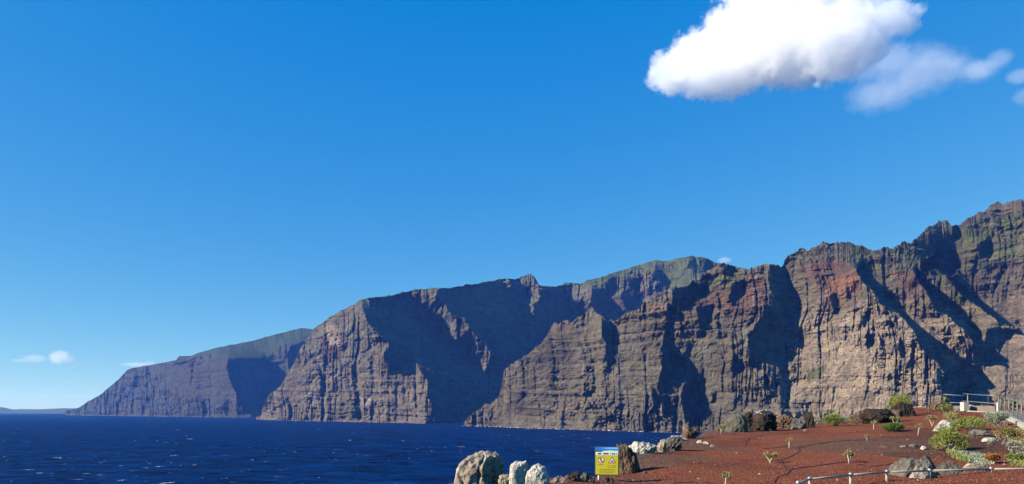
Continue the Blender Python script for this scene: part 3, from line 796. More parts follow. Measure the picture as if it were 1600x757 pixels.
RM = {
    'pale': rock_mat("pale_rock", [(0.3, (0.1968, 0.1476, 0.1066)), (0.5, (0.328, 0.2624, 0.205)), (0.7, (0.451, 0.3936, 0.328))], (0.1804, 0.1066, 0.0656)),
    'white': rock_mat("white_rock", [(0.3, (0.328, 0.2706, 0.2132)), (0.45, (0.492, 0.4428, 0.3772)), (0.7, (0.6068, 0.5658, 0.5084))], (0.246, 0.1804, 0.123)),
    'brown': rock_mat("brown_rock", [(0.3, (0.0697, 0.041, 0.0312)), (0.5, (0.1394, 0.0861, 0.0615)), (0.7, (0.246, 0.1722, 0.123))], (0.0574, 0.041, 0.0369)),
    'basalt': rock_mat("basalt_and_shaded_rock", [(0.3, (0.0195, 0.0161, 0.0146)), (0.55, (0.0453, 0.0362, 0.0314)), (0.75, (0.0906, 0.0732, 0.0627))], (0.0697, 0.0348, 0.0244)),  # dark rock, also used to colour shaded boulder sides
    'grey': rock_mat("grey_rock", [(0.3, (0.0807, 0.0672, 0.0572)), (0.5, (0.1412, 0.1244, 0.1042)), (0.7, (0.2017, 0.1782, 0.1513))], (0.0605, 0.0471, 0.039)),
    'lichen': rock_mat("lichen_rock", [(0.3, (0.0863, 0.0799, 0.0588)), (0.5, (0.1343, 0.1247, 0.0959)), (0.7, (0.1791, 0.1663, 0.1279))], (0.0768, 0.064, 0.048), 2.0, 0.03),
}
from mathutils import noise as _mn
def rock_mesh(w, dp, h, seed, facets=13, rough=0.16, sub=4, pits=0.0, lean=(0, 0), crag=0.0, boxy=3.2, hollows=(), flutes=0.0):
    """an angular weathered boulder: a ball cut by random planes, then broken up at several sizes"""
    rng = random.Random(seed)
    bm = bmesh.new()
    bmesh.ops.create_icosphere(bm, subdivisions=sub, radius=1.0)
    planes = []
    for _ in range(facets):
        v = Vector((rng.gauss(0, 1), rng.gauss(0, 1), rng.gauss(0, 0.8))).normalized()
        planes.append((v, rng.uniform(0.42, 0.85)))
    off = Vector((rng.uniform(-50, 50), rng.uniform(-50, 50), rng.uniform(-50, 50)))
    for v in bm.verts:
        p = v.co.copy()
        r = 1.0 / (abs(p.x) ** boxy + abs(p.y) ** boxy + abs(p.z) ** boxy) ** (1 / boxy) * 0.95
        for nrm, dist in planes:
            q = p.dot(nrm)
            if q > 1e-3:
                r = min(r, dist / q + 0.02)
        n = _mn.fractal(p * 1.6 + off, 0.9, 2.1, 4) * rough
        n += -abs(_mn.noise(p * 3.1 + off)) * rough * 1.0 + abs(_mn.noise(p * 7.3 + off)) * rough * 0.35
        if crag:
            n += _mn.fractal(p * 5.0 + off, 0.7, 2.1, 3) * crag
        if pits:
            d, _p = _mn.voronoi(p * 2.4 + off)
            n -= max(0, 0.32 - d[0]) * pits
        for (hx, hy, hz_), rad_, dep_ in hollows:
            c_ = p.normalized().dot(Vector((hx, hy, hz_)).normalized())
            t_ = (c_ - math.cos(rad_)) / (1 - math.cos(rad_))
            if t_ > 0:
                n -= dep_ * min(1.0, t_ * 2.2)
        if flutes:
            a_ = math.atan2(p.y, p.x) + 0.25 * _mn.noise(p * 1.5 + off)
            n -= flutes * max(0.0, 1 - abs(math.sin(a_ * 4.5 + off.x)) * 2.6) * (1 - abs(p.z) * 0.5)
        p = p * (r + n)
        v.co = Vector((p.x * w * 0.56 + lean[0] * p.z * h * 0.5, p.y * dp * 0.56 + lean[1] * p.z * h * 0.5, p.z * h * 0.56))
    return bm
def rock(px0, px1, ytop, ybase, kind, label, seed, d=None, depth=0.8, name="boulder", group=None, bury=0.26, free=False, rz=None, cat="boulder", **kw):
    cx = (px0 + px1) / 2
    p = at(cx, ybase, d)
    s = p.y / F
    w = (px1 - px0) * s
    zt = EYE + (HZ - ytop) * s
    zb = EYE + (HZ - ybase) * s if free else min(p.z, EYE + (HZ - ybase) * s) - 0.05
    h = max((zt - zb) / (1 - bury), 0.06)
    bm = rock_mesh(w, w * depth, h, seed, **kw)
    # fit to the wanted size whatever the noise did
    xs_ = [v.co.x for v in bm.verts]; zs_ = [v.co.z for v in bm.verts]
    sx = w / (max(xs_) - min(xs_)); sz = h / (max(zs_) - min(zs_)); mx = (max(xs_) + min(xs_)) / 2; mz = min(zs_)
    for v in bm.verts:
        v.co = Vector(((v.co.x - mx) * sx, v.co.y * sx, (v.co.z - mz) * sz))
    me = bpy.data.meshes.new(name)
    bm.to_mesh(me); bm.free()
    me.polygons.foreach_set("use_smooth", [False] * len(me.polygons))
    me.materials.append(RM[kind])
    o = bpy.data.objects.new(name, me)
    COL.objects.link(o)
    o.location = (p.x, p.y + w * depth * 0.3, zt - h)
    return tag(o, label, cat, group)

# shore boulders by the frame's lower edge
rock(706, 790, 705, 775, 'pale', "biggest pale boulder with a shadowed right side above the sea", 3, 14.0, 0.9, sub=6, facets=3, rough=0.12, pits=0.25, crag=0.02, lean=(0.12, 0), boxy=2.5, flutes=0.16, hollows=[((0.62, -0.75, 0.35), 0.62, 0.22)])
rock(778, 806, 742, 772, 'pale', "low tan rock against the right of the biggest pale boulder", 5, 13.5, 0.8, sub=5)
rock(795, 830, 720, 772, 'white', "square topped white rock between the big boulder and the rounded white one", 18, 13.35, 0.8, sub=5, facets=2, rough=0.09, crag=0.02, boxy=4.0, flutes=0.06)
rock(819, 860, 725, 772, 'white', "rounded white rock second of the white pair above the water", 19, 13.3, 0.8, sub=5, facets=2, rough=0.09, crag=0.02, boxy=2.3, flutes=0.05)
rock(850, 888, 744, 772, 'pale', "low flat tan rock right of the rounded white rock", 21, 14.4, 0.8, sub=5, crag=0.06)
rock(880, 908, 741, 766, 'brown', "jagged brown rock on the shore edge left of the warning sign", 22, 14.8, 0.9, sub=5, crag=0.08)
rock(898, 934, 739, 768, 'grey', "broad grey brown rock just left of the sign pole", 23, 14.9, 0.7, sub=5, crag=0.07)
rock(893, 907, 737, 749, 'basalt', "small black stone perched on the shore edge behind the brown rocks", 24, 16.0, 0.8, sub=4)
rock(938, 962, 745, 770, 'brown', "dark reddish rock under the warning sign", 27, 15.2, 0.8, sub=5, crag=0.1)
rock(963, 1001, 692, 746, 'brown', "tall craggy brown boulder right beside the warning sign", 31, 18.3, 0.8, sub=6, facets=10, rough=0.12, pits=0.4, crag=0.10, lean=(-0.1, 0), boxy=2.8)
rock(1004, 1014, 736, 745, 'grey', "single pale stone lying in the tall brown boulder's shadow", 33, 18.0, 0.9, "stone", None, 0.2, cat="stone")
rock(972, 1028, 690, 717, 'white', "long whitish slanted boulder above the tall brown one", 35, 23.0, 0.6, sub=6, facets=8, rough=0.18, pits=0.4, crag=0.08, lean=(0.5, 0))
rock(1027, 1044, 686, 709, 'pale', "tan upright slab at the foot of the overhanging boulder", 37, 23.6, 0.7, sub=4)
rock(1034, 1068, 682, 708, 'grey', "overhanging grey boulder with a dark right face and long shadow", 39, 24.6, 0.9, sub=5, facets=7, lean=(0.35, 0), hollows=[((0.7, -0.7, -0.1), 0.6, 0.3)])
rock(1066, 1096, 667, 686, 'brown', "brown boulder with a black right end on the shoreline crest", 41, 33.0, 0.8, sub=5, crag=0.05, hollows=[((0.8, -0.6, 0), 0.6, 0.25)])
rock(1050, 1075, 681, 689, 'white', "thin pale slab lying left below the black ended boulder", 43, 30.5, 0.8, sub=4)
rock(1135, 1171, 646, 675, 'lichen', "round greenish grey boulder leftmost of the crest group", 45, 37.5, 0.9, sub=5, facets=4, rough=0.08, boxy=2.2)
rock(1158, 1190, 643, 670, 'basalt', "black boulder squeezed behind the round greenish one", 46, 39.4, 0.8, sub=5)
rock(1180, 1219, 644, 673, 'basalt', "squat crest boulder coloured black for its shaded face", 47, 38.6, 0.8, sub=5, facets=6, hollows=[((0.1, -1, -0.2), 0.6, 0.28)], crag=0.04)  # black all over to stand for the face in shade
rock(1183, 1208, 640.5, 648, 'white', "slab coloured white as the sunlit top of the squat boulder", 48, 38.9, 0.7, "slab", None, 0.0, cat="slab", sub=4, free=True)  # white colour stands in for sun on the boulder's top
rock(1214, 1244, 647, 672, 'brown', "heap-like rough brown rock right of the squat boulder", 49, 41.0, 0.8, sub=5, crag=0.1)
rock(1237, 1264, 650, 674, 'grey', "grey boulder leaning left on the crest, its shaded half a separate black piece", 51, 39.8, 0.8, sub=5, facets=6)
rock(1254, 1274, 643, 670, 'basalt', "upright black piece standing for the shaded right half of the leaning grey boulder", 52, 40.6, 0.7, sub=5, facets=4, rough=0.08, boxy=2.4, hollows=[((0.3, -1, 0.1), 0.6, 0.25)])  # dark piece added where the grey boulder's right side is only in shade
rock(1331, 1358, 642, 665, 'brown', "reddish dark rock at the left end of the long basalt row", 55, 42.5, 0.8, sub=5, crag=0.1)
rock(1346, 1408, 638, 664, 'basalt', "wide dark grey boulder in the middle of the basalt row", 57, 42.0, 0.6, sub=6, facets=9, crag=0.06, hollows=[((0.3, -1, -0.5), 0.6, 0.25)])
rock(1391, 1412, 640, 662, 'brown', "rounded russet boulder in front of the yellow green bush", 58, 42.6, 0.8, sub=5)
rock(1394, 1437, 628, 656, 'basalt', "tall dark boulder ending the basalt row beneath the yellow green bush", 59, 46.0, 0.7, sub=6, facets=8, crag=0.06)
rock(1452, 1474, 627, 643, 'brown', "brown boulder in front of the far railing behind the leafy plant", 61, 53.0, 0.8, sub=5)
rock(1460, 1488, 656, 683, 'white', "white boulder with a grey top in the planted bed", 63, 32.0, 0.8, sub=5, facets=8, crag=0.05)
rock(1478, 1500, 661, 678, 'pale', "low tan boulder joined to the right of the white one", 64, 33.0, 0.8, sub=5)
rock(1512, 1549, 671, 686, 'grey', "flat grey boulder behind the small white stone", 65, 29.0, 0.7, sub=5, crag=0.05)
rock(1537, 1557, 684, 695, 'white', "oblong bright white stone in the planted bed", 66, 26.0, 0.6, "stone", None, 0.12, cat="stone", sub=4, facets=4, rough=0.08)
rock(1516, 1530, 632, 642, 'pale', "pale rock behind the far railing right of the concrete block", 68, 57.0, 0.8, sub=4)
rock(1530, 1552, 631, 641, 'basalt', "dark rock behind the far railing", 69, 58.0, 0.8, sub=4)
# the outcrop behind the near railing
rock(1392, 1448, 715, 764, 'grey', "grey pointed block of the near outcrop behind the railing", 71, 16.3, 0.8, sub=6, facets=12, rough=0.07, crag=0.025, boxy=3.0)
rock(1434, 1476, 712, 750, 'grey', "dark grey square block at the back of the near outcrop", 72, 17.3, 0.8, sub=5, facets=10, rough=0.07, crag=0.02, boxy=4.0)
rock(1415, 1470, 728, 770, 'pale', "paler front block of the near outcrop", 83, 15.75, 0.5, sub=6, facets=12, rough=0.08, crag=0.03, boxy=4.5)
rock(1462, 1520, 721, 768, 'grey', "cracked block in the middle right of the near outcrop", 84, 16.25, 0.6, sub=6, facets=14, rough=0.09, crag=0.05, boxy=4.5)
rock(1500, 1566, 727, 768, 'grey', "sloping right end of the near outcrop", 85, 16.5, 0.5, sub=6, facets=13, rough=0.09, crag=0.05, lean=(0.3, 0), boxy=4.0)
rock(1505, 1552, 724, 744, 'pale', "flat pale slab at the rear edge of the near outcrop", 76, 17.6, 0.5, sub=5, facets=10, rough=0.07, crag=0.02, boxy=4.0)
small = [(1088, 1099, 688, 697, 29.0, 'white', "white stone cluster's largest, on bare soil below the black ended boulder"), (1099, 1108, 690, 697, 28.6, 'white', "small white stone right of the largest white one"),
         (1110, 1117, 695, 700, 27.5, 'pale', "lone pale stone right of the white stones"), (1078, 1086, 692, 698, 28.5, 'grey', "grey stone left of the white stones"),
         (1376, 1386, 697, 703, 25.0, 'grey', "grey stone on the middle soil patch"), (1407, 1417, 696, 700, 25.0, 'pale', "flat pale stone right of the grey one on the soil patch"),
         (1422, 1436, 694, 700, 25.0, 'grey', "flat grey stone beside the big round bush"), (1440, 1448, 697, 703, 24.2, 'white', "pale chip under the left of the big round bush"),
         (1256, 1262, 671, 676, 37.0, 'pale', "pale stone before the leaning grey boulder"), (1544, 1556, 690, 699, 25.0, 'grey', "grey stone just below the bright white one"),
         (1318, 1327, 676, 681, 34.0, 'grey', "grey stone on the upper slope beneath the light green shrub"), (1514, 1530, 726, 732, 18.9, 'white', "whitish slab fragment on the cinders behind the near outcrop")]
for i, (a, b, t, y, d, k, lab) in enumerate(small):
    rock(a, b, t, y, k, lab, 200 + i, d, 0.9, "stone", "small stones lying on the slope", 0.25, cat="stone", sub=3, facets=5)
# ------------------------------------------------------------------ plants
def leaf_mat(name, lo, hi, trans=0.25):
    m = NT(name)
    va_ = m.n("ShaderNodeVertexColor", layer_name="leaf")
    c = m.mix(va_.outputs[0], lo, hi)
    m.l(c, m.b.inputs['Base Color']); m.b.inputs['Roughness'].default_value = 0.55; m.b.inputs['Specular IOR Level'].default_value = 0.25
    tr = m.n("ShaderNodeBsdfTranslucent"); m.l(c, tr.inputs['Color'])
    mx = m.n("ShaderNodeMixShader"); mx.inputs[0].default_value = trans
    m.l(m.b.outputs[0], mx.inputs[1]); m.l(tr.outputs[0], mx.inputs[2]); m.l(mx.outputs[0], m.out.inputs['Surface'])
    return m.m
LM = {
    'lime': leaf_mat("lime_leaf", (0.119, 0.149, 0.03), (0.321, 0.345, 0.065)),
    'light': leaf_mat("light_green_leaf", (0.107, 0.149, 0.036), (0.286, 0.333, 0.083)),
    'deep': leaf_mat("deep_green_leaf", (0.054, 0.101, 0.03), (0.178, 0.25, 0.071)),
    'straw': leaf_mat("straw_leaf", (0.202, 0.178, 0.06), (0.452, 0.393, 0.143)),
    'grey': leaf_mat("grey_green_leaf", (0.167, 0.202, 0.131), (0.452, 0.5, 0.357)),
    'rust': leaf_mat("rust_leaf", (0.19, 0.083, 0.024), (0.452, 0.202, 0.054)),
    'olive': leaf_mat("olive_leaf", (0.119, 0.113, 0.03), (0.297, 0.262, 0.071)),
}
mstem = NT("pale_stem"); mstem.b.inputs['Roughness'].default_value = 0.8
tcs = mstem.n("ShaderNodeTexCoord").outputs['Object']
mstem.l(mstem.ramp(mstem.noise(30, 3, 0.6, tcs).outputs[0], [(0.3, (0.42, 0.33, 0.22)), (0.6, (0.66, 0.57, 0.43))]), mstem.b.inputs['Base Color'])
M_STEM = mstem.m
mw = NT("woody_stem"); mw.b.inputs['Base Color'].default_value = (0.14, 0.10, 0.065, 1); mw.b.inputs['Roughness'].default_value = 0.9

def tube_np(pts, radii, n=6):
    """verts and quads of a tube along points"""
    pts = [Vector(p) for p in pts]
    V, Fq = [], []
    for i, p in enumerate(pts):
        t = (pts[min(i + 1, len(pts) - 1)] - pts[max(i - 1, 0)]).normalized()
        a = t.orthogonal().normalized() if abs(t.z) > 0.95 else t.cross(Vector((0, 0, 1))).normalized()
        b = t.cross(a)
        for k in range(n):
            an = 2 * math.pi * k / n
            V.append(p + (a * math.cos(an) + b * math.sin(an)) * radii[i])
    for i in range(len(pts) - 1):
        for k in range(n):
            Fq.append((i * n + k, i * n + (k + 1) % n, (i + 1) * n + (k + 1) % n, (i + 1) * n + k))
    V.append(pts[0]); V.append(pts[-1])
    e0, e1 = len(V) - 2, len(V) - 1
    T = [(e0, (k + 1) % n, k) for k in range(n)] + [(e1, (len(pts) - 1) * n + k, (len(pts) - 1) * n + (k + 1) % n) for k in range(n)]
    return [tuple(v) for v in V], Fq, T
class Geo:
    def __init__(self): self.v = []; self.q = []; self.t = []
    def add(self, V, Q, T):
        o = len(self.v); self.v += list(V)
        self.q += [tuple(i + o for i in f) for f in Q]; self.t += [tuple(i + o for i in f) for f in T]
    def tube(self, pts, radii, n=6): self.add(*tube_np(pts, radii, n))
    def box(self, c, s, rz=0.0):
        cs, sn = math.cos(rz), math.sin(rz)
        V = []
        for z in (-.5, .5):
            for y in (-.5, .5):
                for x in (-.5, .5):
                    X, Y = x * s[0], y * s[1]
                    V.append((c[0] + X * cs - Y * sn, c[1] + X * sn + Y * cs, c[2] + z * s[2]))
        self.add(V, [(0, 2, 3, 1), (4, 5, 7, 6), (0, 1, 5, 4), (2, 6, 7, 3), (0, 4, 6, 2), (1, 3, 7, 5)], [])
    def build(self, name, mat, parent=None, smooth=False, kind=None):
        fl = []
        if self.q: fl.append(np.array(self.q))
        if self.t: fl.append(np.array(self.t))
        o = mesh_np(name, np.array(self.v), fl, mat, smooth, parent)
        if kind: o["kind"] = kind
        return o

def leaves(name, C, D, length, width, mat, parent, rng, shade=None):
    """many small folded leaves: centres C, directions D"""
    n = len(C)
    D = D / np.linalg.norm(D, axis=1, keepdims=True)
    R = rng.normal(size=(n, 3)); S = np.cross(D, R); S /= np.linalg.norm(S, axis=1, keepdims=True) + 1e-9
    N = np.cross(D, S)
    L = length * (0.7 + 0.6 * rng.random((n, 1))); Wd = width * (0.7 + 0.6 * rng.random((n, 1)))
    base = C - D * L * 0.5; tip = C + D * L * 0.5 - N * L * 0.12
    l = C + S * Wd * 0.5 - N * Wd * 0.15; r = C - S * Wd * 0.5 - N * Wd * 0.15
    V = np.stack([base, l, tip, r], 1).reshape(-1, 3)
    Q = (np.array([(0, 1, 2, 3)])[None] + (np.arange(n) * 4)[:, None, None]).reshape(-1, 4)
    o = mesh_np(name, V, Q, mat, False, parent)
    g = np.clip(rng.normal(0.5, 0.25, n), 0, 1) if shade is None else np.clip(shade + rng.normal(0, 0.15, n), 0, 1)
    color_attr(o, "leaf", np.repeat(np.repeat(g[:, None], 3, 1), 4, 0))
    o["kind"] = "stuff"
    return o

def shrub(px0, px1, ytop, ybase, mat, label, seed, d=None, n=2600, leaf=(0.055, 0.022), name="shrub", cat="shrub", upright=0.5, slant=0.0, stems=9, lumps=9, depth=0.8, group=None):
    rng = np.random.default_rng(seed)
    p = at((px0 + px1) / 2, ybase, d)
    s = p.y / F
    w = (px1 - px0) * s; h = EYE + (HZ - ytop) * s - p.z
    t = thing(name, label, cat, (p.x, p.y + w * depth * 0.3, p.z), group)
    # the crown: a handful of uneven clumps, leaf by leaf
    cl = []
    for i in range(lumps):
        a = rng.random() * 6.283; rr_ = math.sqrt(rng.random()) * 0.34
        cx, cy_ = math.cos(a) * rr_ * w, math.sin(a) * rr_ * w * depth
        cz = h * (0.36 + 0.34 * (1 - rr_ * 2) + 0.1 * rng.normal()) + slant * cx
        cl.append((cx, cy_, max(cz, h * 0.2), w * (0.15 + 0.09 * rng.random()), h * (0.22 + 0.12 * rng.random())))
    pick = rng.integers(0, lumps, n)
    u = rng.normal(size=(n, 3)); u /= np.linalg.norm(u, axis=1, keepdims=True)
    rad = 0.45 + 0.6 * rng.random((n, 1)) ** 0.6
    cl = np.array(cl)
    C = cl[pick][:, :3] + u * rad * np.stack([cl[pick, 3], cl[pick, 3] * depth, cl[pick, 4]], 1)
    C[:, 2] = np.clip(C[:, 2], h * 0.05, None)
    D = u + rng.normal(size=(n, 3)) * 0.45 + np.array([0, 0, upright])
    leaves("foliage", C, D, leaf[0], leaf[1], mat, t, rng, 0.35 + 0.35 * (rng.random(lumps)[pick]) + 0.1)
    g = Geo()
    for i in range(stems):
        c = cl[i % lumps]
        b = (rng.normal() * w * 0.05, rng.normal() * w * 0.05, -0.02)
        mid = (c[0] * 0.45, c[1] * 0.45, c[2] * 0.55)
        g.tube([b, mid, (c[0], c[1], c[2] * 1.05)], [0.018 * w + 0.004, 0.012 * w + 0.003, 0.006 * w + 0.002], 5)
    st = g.build("stems", M_STEM, t, True, "stuff")
    return t

shrub(1288, 1334, 645, 669, LM['light'], "rounded light green shrub on the crest between the leaning grey boulder and the basalt row", 401, 41.0, 2600, (0.09, 0.036))
shrub(1383, 1430, 616, 642, LM['lime'], "yellow green bush slanting up over the basalt row", 402, 47.5, 2400, (0.095, 0.04), slant=0.45, lumps=10)
shrub(1378, 1424, 661, 684, LM['deep'], "spiky deep green shrub below the basalt row", 403, 32.5, 2600, (0.15, 0.02), upright=0.9)
shrub(1463, 1524, 672, 710, LM['lime'], "biggest round yellow green bush with pale stems showing at its foot", 404, 23.6, 4200, (0.06, 0.022), stems=14, lumps=14)
shrub(1466, 1496, 629, 652, LM['olive'], "loose olive bush below the far railing's concrete block", 405, 46.0, 1500, (0.085, 0.03))
shrub(1494, 1556, 652, 677, LM['lime'], "low spreading yellow green bush right of the white boulder", 406, 32.0, 3000, (0.07, 0.028), lumps=12)
shrub(1474, 1506, 641, 662, LM['straw'], "dry straw coloured bush between the olive bush and the white boulder", 407, 38.0, 900, (0.085, 0.025))
shrub(1464, 1488, 664, 684, LM['straw'], "dry pinkish straw tuft in front of the white boulder", 408, 29.5, 900, (0.06, 0.02))
shrub(1540, 1572, 708, 732, LM['rust'], "rust orange succulent clump behind the near railing", 409, 19.2, 1500, (0.05, 0.02), upright=0.9, lumps=12)
shrub(1576, 1606, 708, 734, LM['light'], "bright green clump at the right frame edge behind the near railing", 410, 19.5, 1500, (0.045, 0.02))
shrub(1545, 1592, 640, 668, LM['grey'], "silvery green mound beside the white kerb", 411, 36.0, 2600, (0.06, 0.035), lumps=12)
shrub(1574, 1602, 628, 646, LM['olive'], "dark olive bush behind the right railing", 412, 55.0, 900, (0.13, 0.05))
shrub(1565, 1600, 668, 694, LM['olive'], "reddish olive low bush at the right of the bright white stone", 414, 28.0, 1500, (0.06, 0.025))

# plants with a rosette of long blades on a stem
def rosette(px, ytop, ybase, label, seed, d, mat, blades=46, spread=0.55, name="leafy_plant", cat="plant"):
    rng = np.random.default_rng(seed)
    p = at(px, ybase, d); s = p.y / F
    h = EYE + (HZ - ytop) * s - p.z
    t = thing(name, label, cat, tuple(p))
    g = Geo(); g.tube([(0, 0, -0.05), (0.02, 0, h * 0.3), (0.0, 0.02, h * 0.58)], [0.05, 0.045, 0.04], 7)
    g.build("stem", mw.m, t, True)
    V, Q, col = [], [], []
    for i in range(blades):
        a = rng.random() * 6.283; el = rng.uniform(-0.3, 1.35); L = h * spread * rng.uniform(0.7, 1.1); wd = 0.05 * h
        dr = Vector((math.cos(a) * math.cos(el), math.sin(a) * math.cos(el), math.sin(el)))
        sd = dr.cross(Vector((0, 0, 1))).normalized() * wd
        b = Vector((0, 0, h * 0.55)); m_ = b + dr * L * 0.5; e = b + dr * L - Vector((0, 0, L * 0.18))
        o = len(V)
        V += [tuple(b - sd * .4), tuple(b + sd * .4), tuple(m_ + sd), tuple(m_ - sd), tuple(e)]
        Q.append((o, o + 1, o + 2, o + 3)); Q.append((o + 3, o + 2, o + 4, o + 4))
        col += [rng.random()] * 5
    T = [q[:3] for q in Q[1::2]]; Q = Q[0::2]
    f = mesh_np("blades", V, [np.array(Q), np.array(T)], mat, False, t)
    color_attr(f, "leaf", np.repeat(np.array(col)[:, None], 3, 1)); f["kind"] = "stuff"
    return t
rosette(1476, 619, 641, "leafy bright green plant standing against the far railing", 431, 51.5, LM['deep'])
rosette(1564, 611, 646, "yucca like plant on a stalk behind the corner of the far railing", 432, 52.0, LM['olive'], 70, 0.45, "yucca", "plant")
rosette(1585, 622, 648, "second blade leaved plant behind the right railing", 433, 52.0, LM['olive'], 50, 0.45, "yucca", "plant")

# small seedlings with pale forked stems
def seedling(px, ytop, ybase, wpx, label, seed, arms, mat='straw', d=None):
    rng = np.random.default_rng(seed)
    p = at(px, ybase, d); s = p.y / F
    h = EYE + (HZ - ytop) * s - p.z; w = wpx * s
    t = thing("seedling", label, "seedling", tuple(p), "small pale stemmed seedlings set out on the slope")
    cs, ds = [], []
    for i in range(arms):
        u = (i - (arms - 1) / 2) / max(arms - 1, 1) if arms > 1 else 0.0
        tipx = u * w * 0.5 + rng.normal() * w * 0.06; tipy = rng.normal() * w * 0.2; tz = h * rng.uniform(0.62, 0.8)
        g = Geo(); g.tube([(0, 0, -0.03), (tipx * 0.25, tipy * 0.25, h * 0.25), (tipx * 0.75, tipy * 0.75, tz * 0.72), (tipx, tipy, tz)], [0.017, 0.015, 0.012, 0.008], 6)
        g.build("stem", M_STEM, t, True)
        k = 95
        uu = rng.normal(size=(k, 3)); uu /= np.linalg.norm(uu, axis=1, keepdims=True); uu[:, 2] = np.abs(uu[:, 2]) * 0.9 - 0.15
        cs.append(np.array((tipx * 0.92, tipy * 0.92, tz * 0.92)) + uu * np.array((1, 1, 1.25)) * h * 0.31 * (0.4 + 0.6 * rng.random((k, 1)))); ds.append(uu + np.array((0, 0, .5)))
    leaves("foliage", np.concatenate(cs), np.concatenate(ds), h * 0.16 + 0.02, h * 0.035 + 0.008, LM[mat], t, rng)
    return t
for a in [(1204, 705, 725, 22, "three armed seedling with long pale stems left on the red cinders", 501, 3),
          (1233, 684, 701, 10, "single stemmed seedling beside the loop of black hose", 502, 1),
          (1133, 737, 764, 14, "seedling with a thick pale stem at the frame's lower edge", 503, 1),
          (1327, 703, 725, 14, "upright forked seedling in the middle of the slope below the soil patch", 504, 2),
          (1355, 679, 689, 12, "small fan shaped seedling on the grey soil patch", 505, 3),
          (1365, 655, 672, 12, "seedling in front of the basalt row with one white stem", 506, 1),
          (1399, 650, 666, 12, "seedling directly behind the spiky deep green shrub", 507, 2),
          (1434, 662, 681, 13, "seedling between the spiky shrub and the white boulder", 508, 1),
          (1457, 648, 668, 15, "taller straw seedling behind the white boulder", 509, 2),
          (1127, 662, 680, 14, "dry seedling on the crest left of the round greenish boulder", 510, 3),
          (1483, 655, 668, 10, "seedling by the dry straw bush", 511, 2)]:
    seedling(*a)

# planted ground cover: a carpet of small rosettes nobody could count
def carpet(name, polys, n, mat, leaf, seed, hmax):
    rng = np.random.default_rng(seed)
    X_, Y_, Z_ = [], [], []
    for poly in polys:
        P_ = np.array([tuple(at(a, b))[:2] for a, b in poly])
        lo, hi = P_.min(0), P_.max(0)
        m_ = n // len(polys)
        x = lo[0] + (hi[0] - lo[0]) * rng.random(m_ * 3); y = lo[1] + (hi[1] - lo[1]) * rng.random(m_ * 3)
        k = in_poly(x, y, [tuple(q) for q in P_]) & (fbm(x / 0.5, y / 0.5, x * 0, 3, seed) > -0.12)
        X_.append(x[k]); Y_.append(y[k])
    x = np.concatenate(X_); y = np.concatenate(Y_)
    hh = hmax * (0.3 + 0.7 * (0.5 + 0.5 * fbm(x / 0.35, y / 0.35, x * 0, 3, seed + 1)))
    C = np.stack([x, y, ground_z(x, y) + hh * rng.random(len(x))], 1)
    D = rng.normal(size=C.shape); D[:, 2] = np.abs(D[:, 2]) + 0.3
    o = leaves(name, C, D, leaf[0], leaf[1], mat, None, rng, np.clip(0.5 + 0.6 * fbm(x / 0.3, y / 0.3, x * 0, 2, seed + 2), 0, 1))
    tag(o, None, None, None, 'stuff')
carpet("silver_ground_cover", [[(1490, 706), (1520, 709), (1545, 714), (1548, 727), (1515, 724), (1492, 715)], [(1562, 693), (1640, 686), (1640, 727), (1590, 727), (1568, 722), (1578, 708)], [(1548, 652), (1590, 664), (1640, 690), (1560, 694), (1550, 676)]], 15000, LM['grey'], (0.045, 0.026), 601, 0.12)
carpet("green_ground_cover", [[(1476, 704), (1500, 710), (1520, 724), (1500, 722), (1480, 712)], [(1530, 674), (1600, 668), (1650, 690), (1600, 700), (1555, 682)], [(1575, 716), (1640, 712), (1640, 730), (1580, 730)]], 9000, LM['lime'], (0.045, 0.02), 602, 0.14)
carpet("rusty_ground_cover", [[(1545, 671), (1600, 674), (1640, 690), (1590, 692), (1556, 682)], [(1485, 664), (1512, 668), (1510, 680), (1488, 680)]], 3500, LM['rust'], (0.04, 0.02), 603, 0.1)
# ------------------------------------------------------------------ railings, kerb, sign, hoses
def plain(name, col, rough=0.5, metal=0.0, nscale=20.0, var=0.25):
    m = NT(name)
    tc = m.n("ShaderNodeTexCoord").outputs['Object']
    n = m.noise(nscale, 4, 0.6, tc)
    lo = [c * (1 - var) for c in col]; hi = [min(c * (1 + var), 0.95) for c in col]
    m.l(m.ramp(n.outputs[0], [(0.3, lo), (0.7, hi)]), m.b.inputs['Base Color'])
    m.b.inputs['Roughness'].default_value = rough; m.b.inputs['Metallic'].default_value = metal
    return m.m
M_STEEL = plain("galvanised_steel", (0.37, 0.31, 0.25), 0.55, 0.0, 9.0, 0.15)
M_CAP = plain("dull_cap_metal", (0.34, 0.32, 0.30), 0.5, 0.6)
M_DARKMETAL = plain("dark_weathered_metal", (0.10, 0.095, 0.09), 0.6, 0.3)
M_GREYMETAL = plain("grey_painted_metal", (0.20, 0.20, 0.20), 0.55, 0.2)
M_WHITE = plain("white_kerb_paint", (0.48, 0.43, 0.37), 0.8, 0.0, 6.0, 0.12)
M_PIPE = plain("weathered_grey_pipe", (0.30, 0.27, 0.24), 0.6, 0.0)
M_CONC = plain("pinkish_concrete", (0.20, 0.155, 0.128), 0.9, 0.0, 5.0, 0.2)
M_HOSE = plain("black_hose_rubber", (0.012, 0.012, 0.013), 0.5)

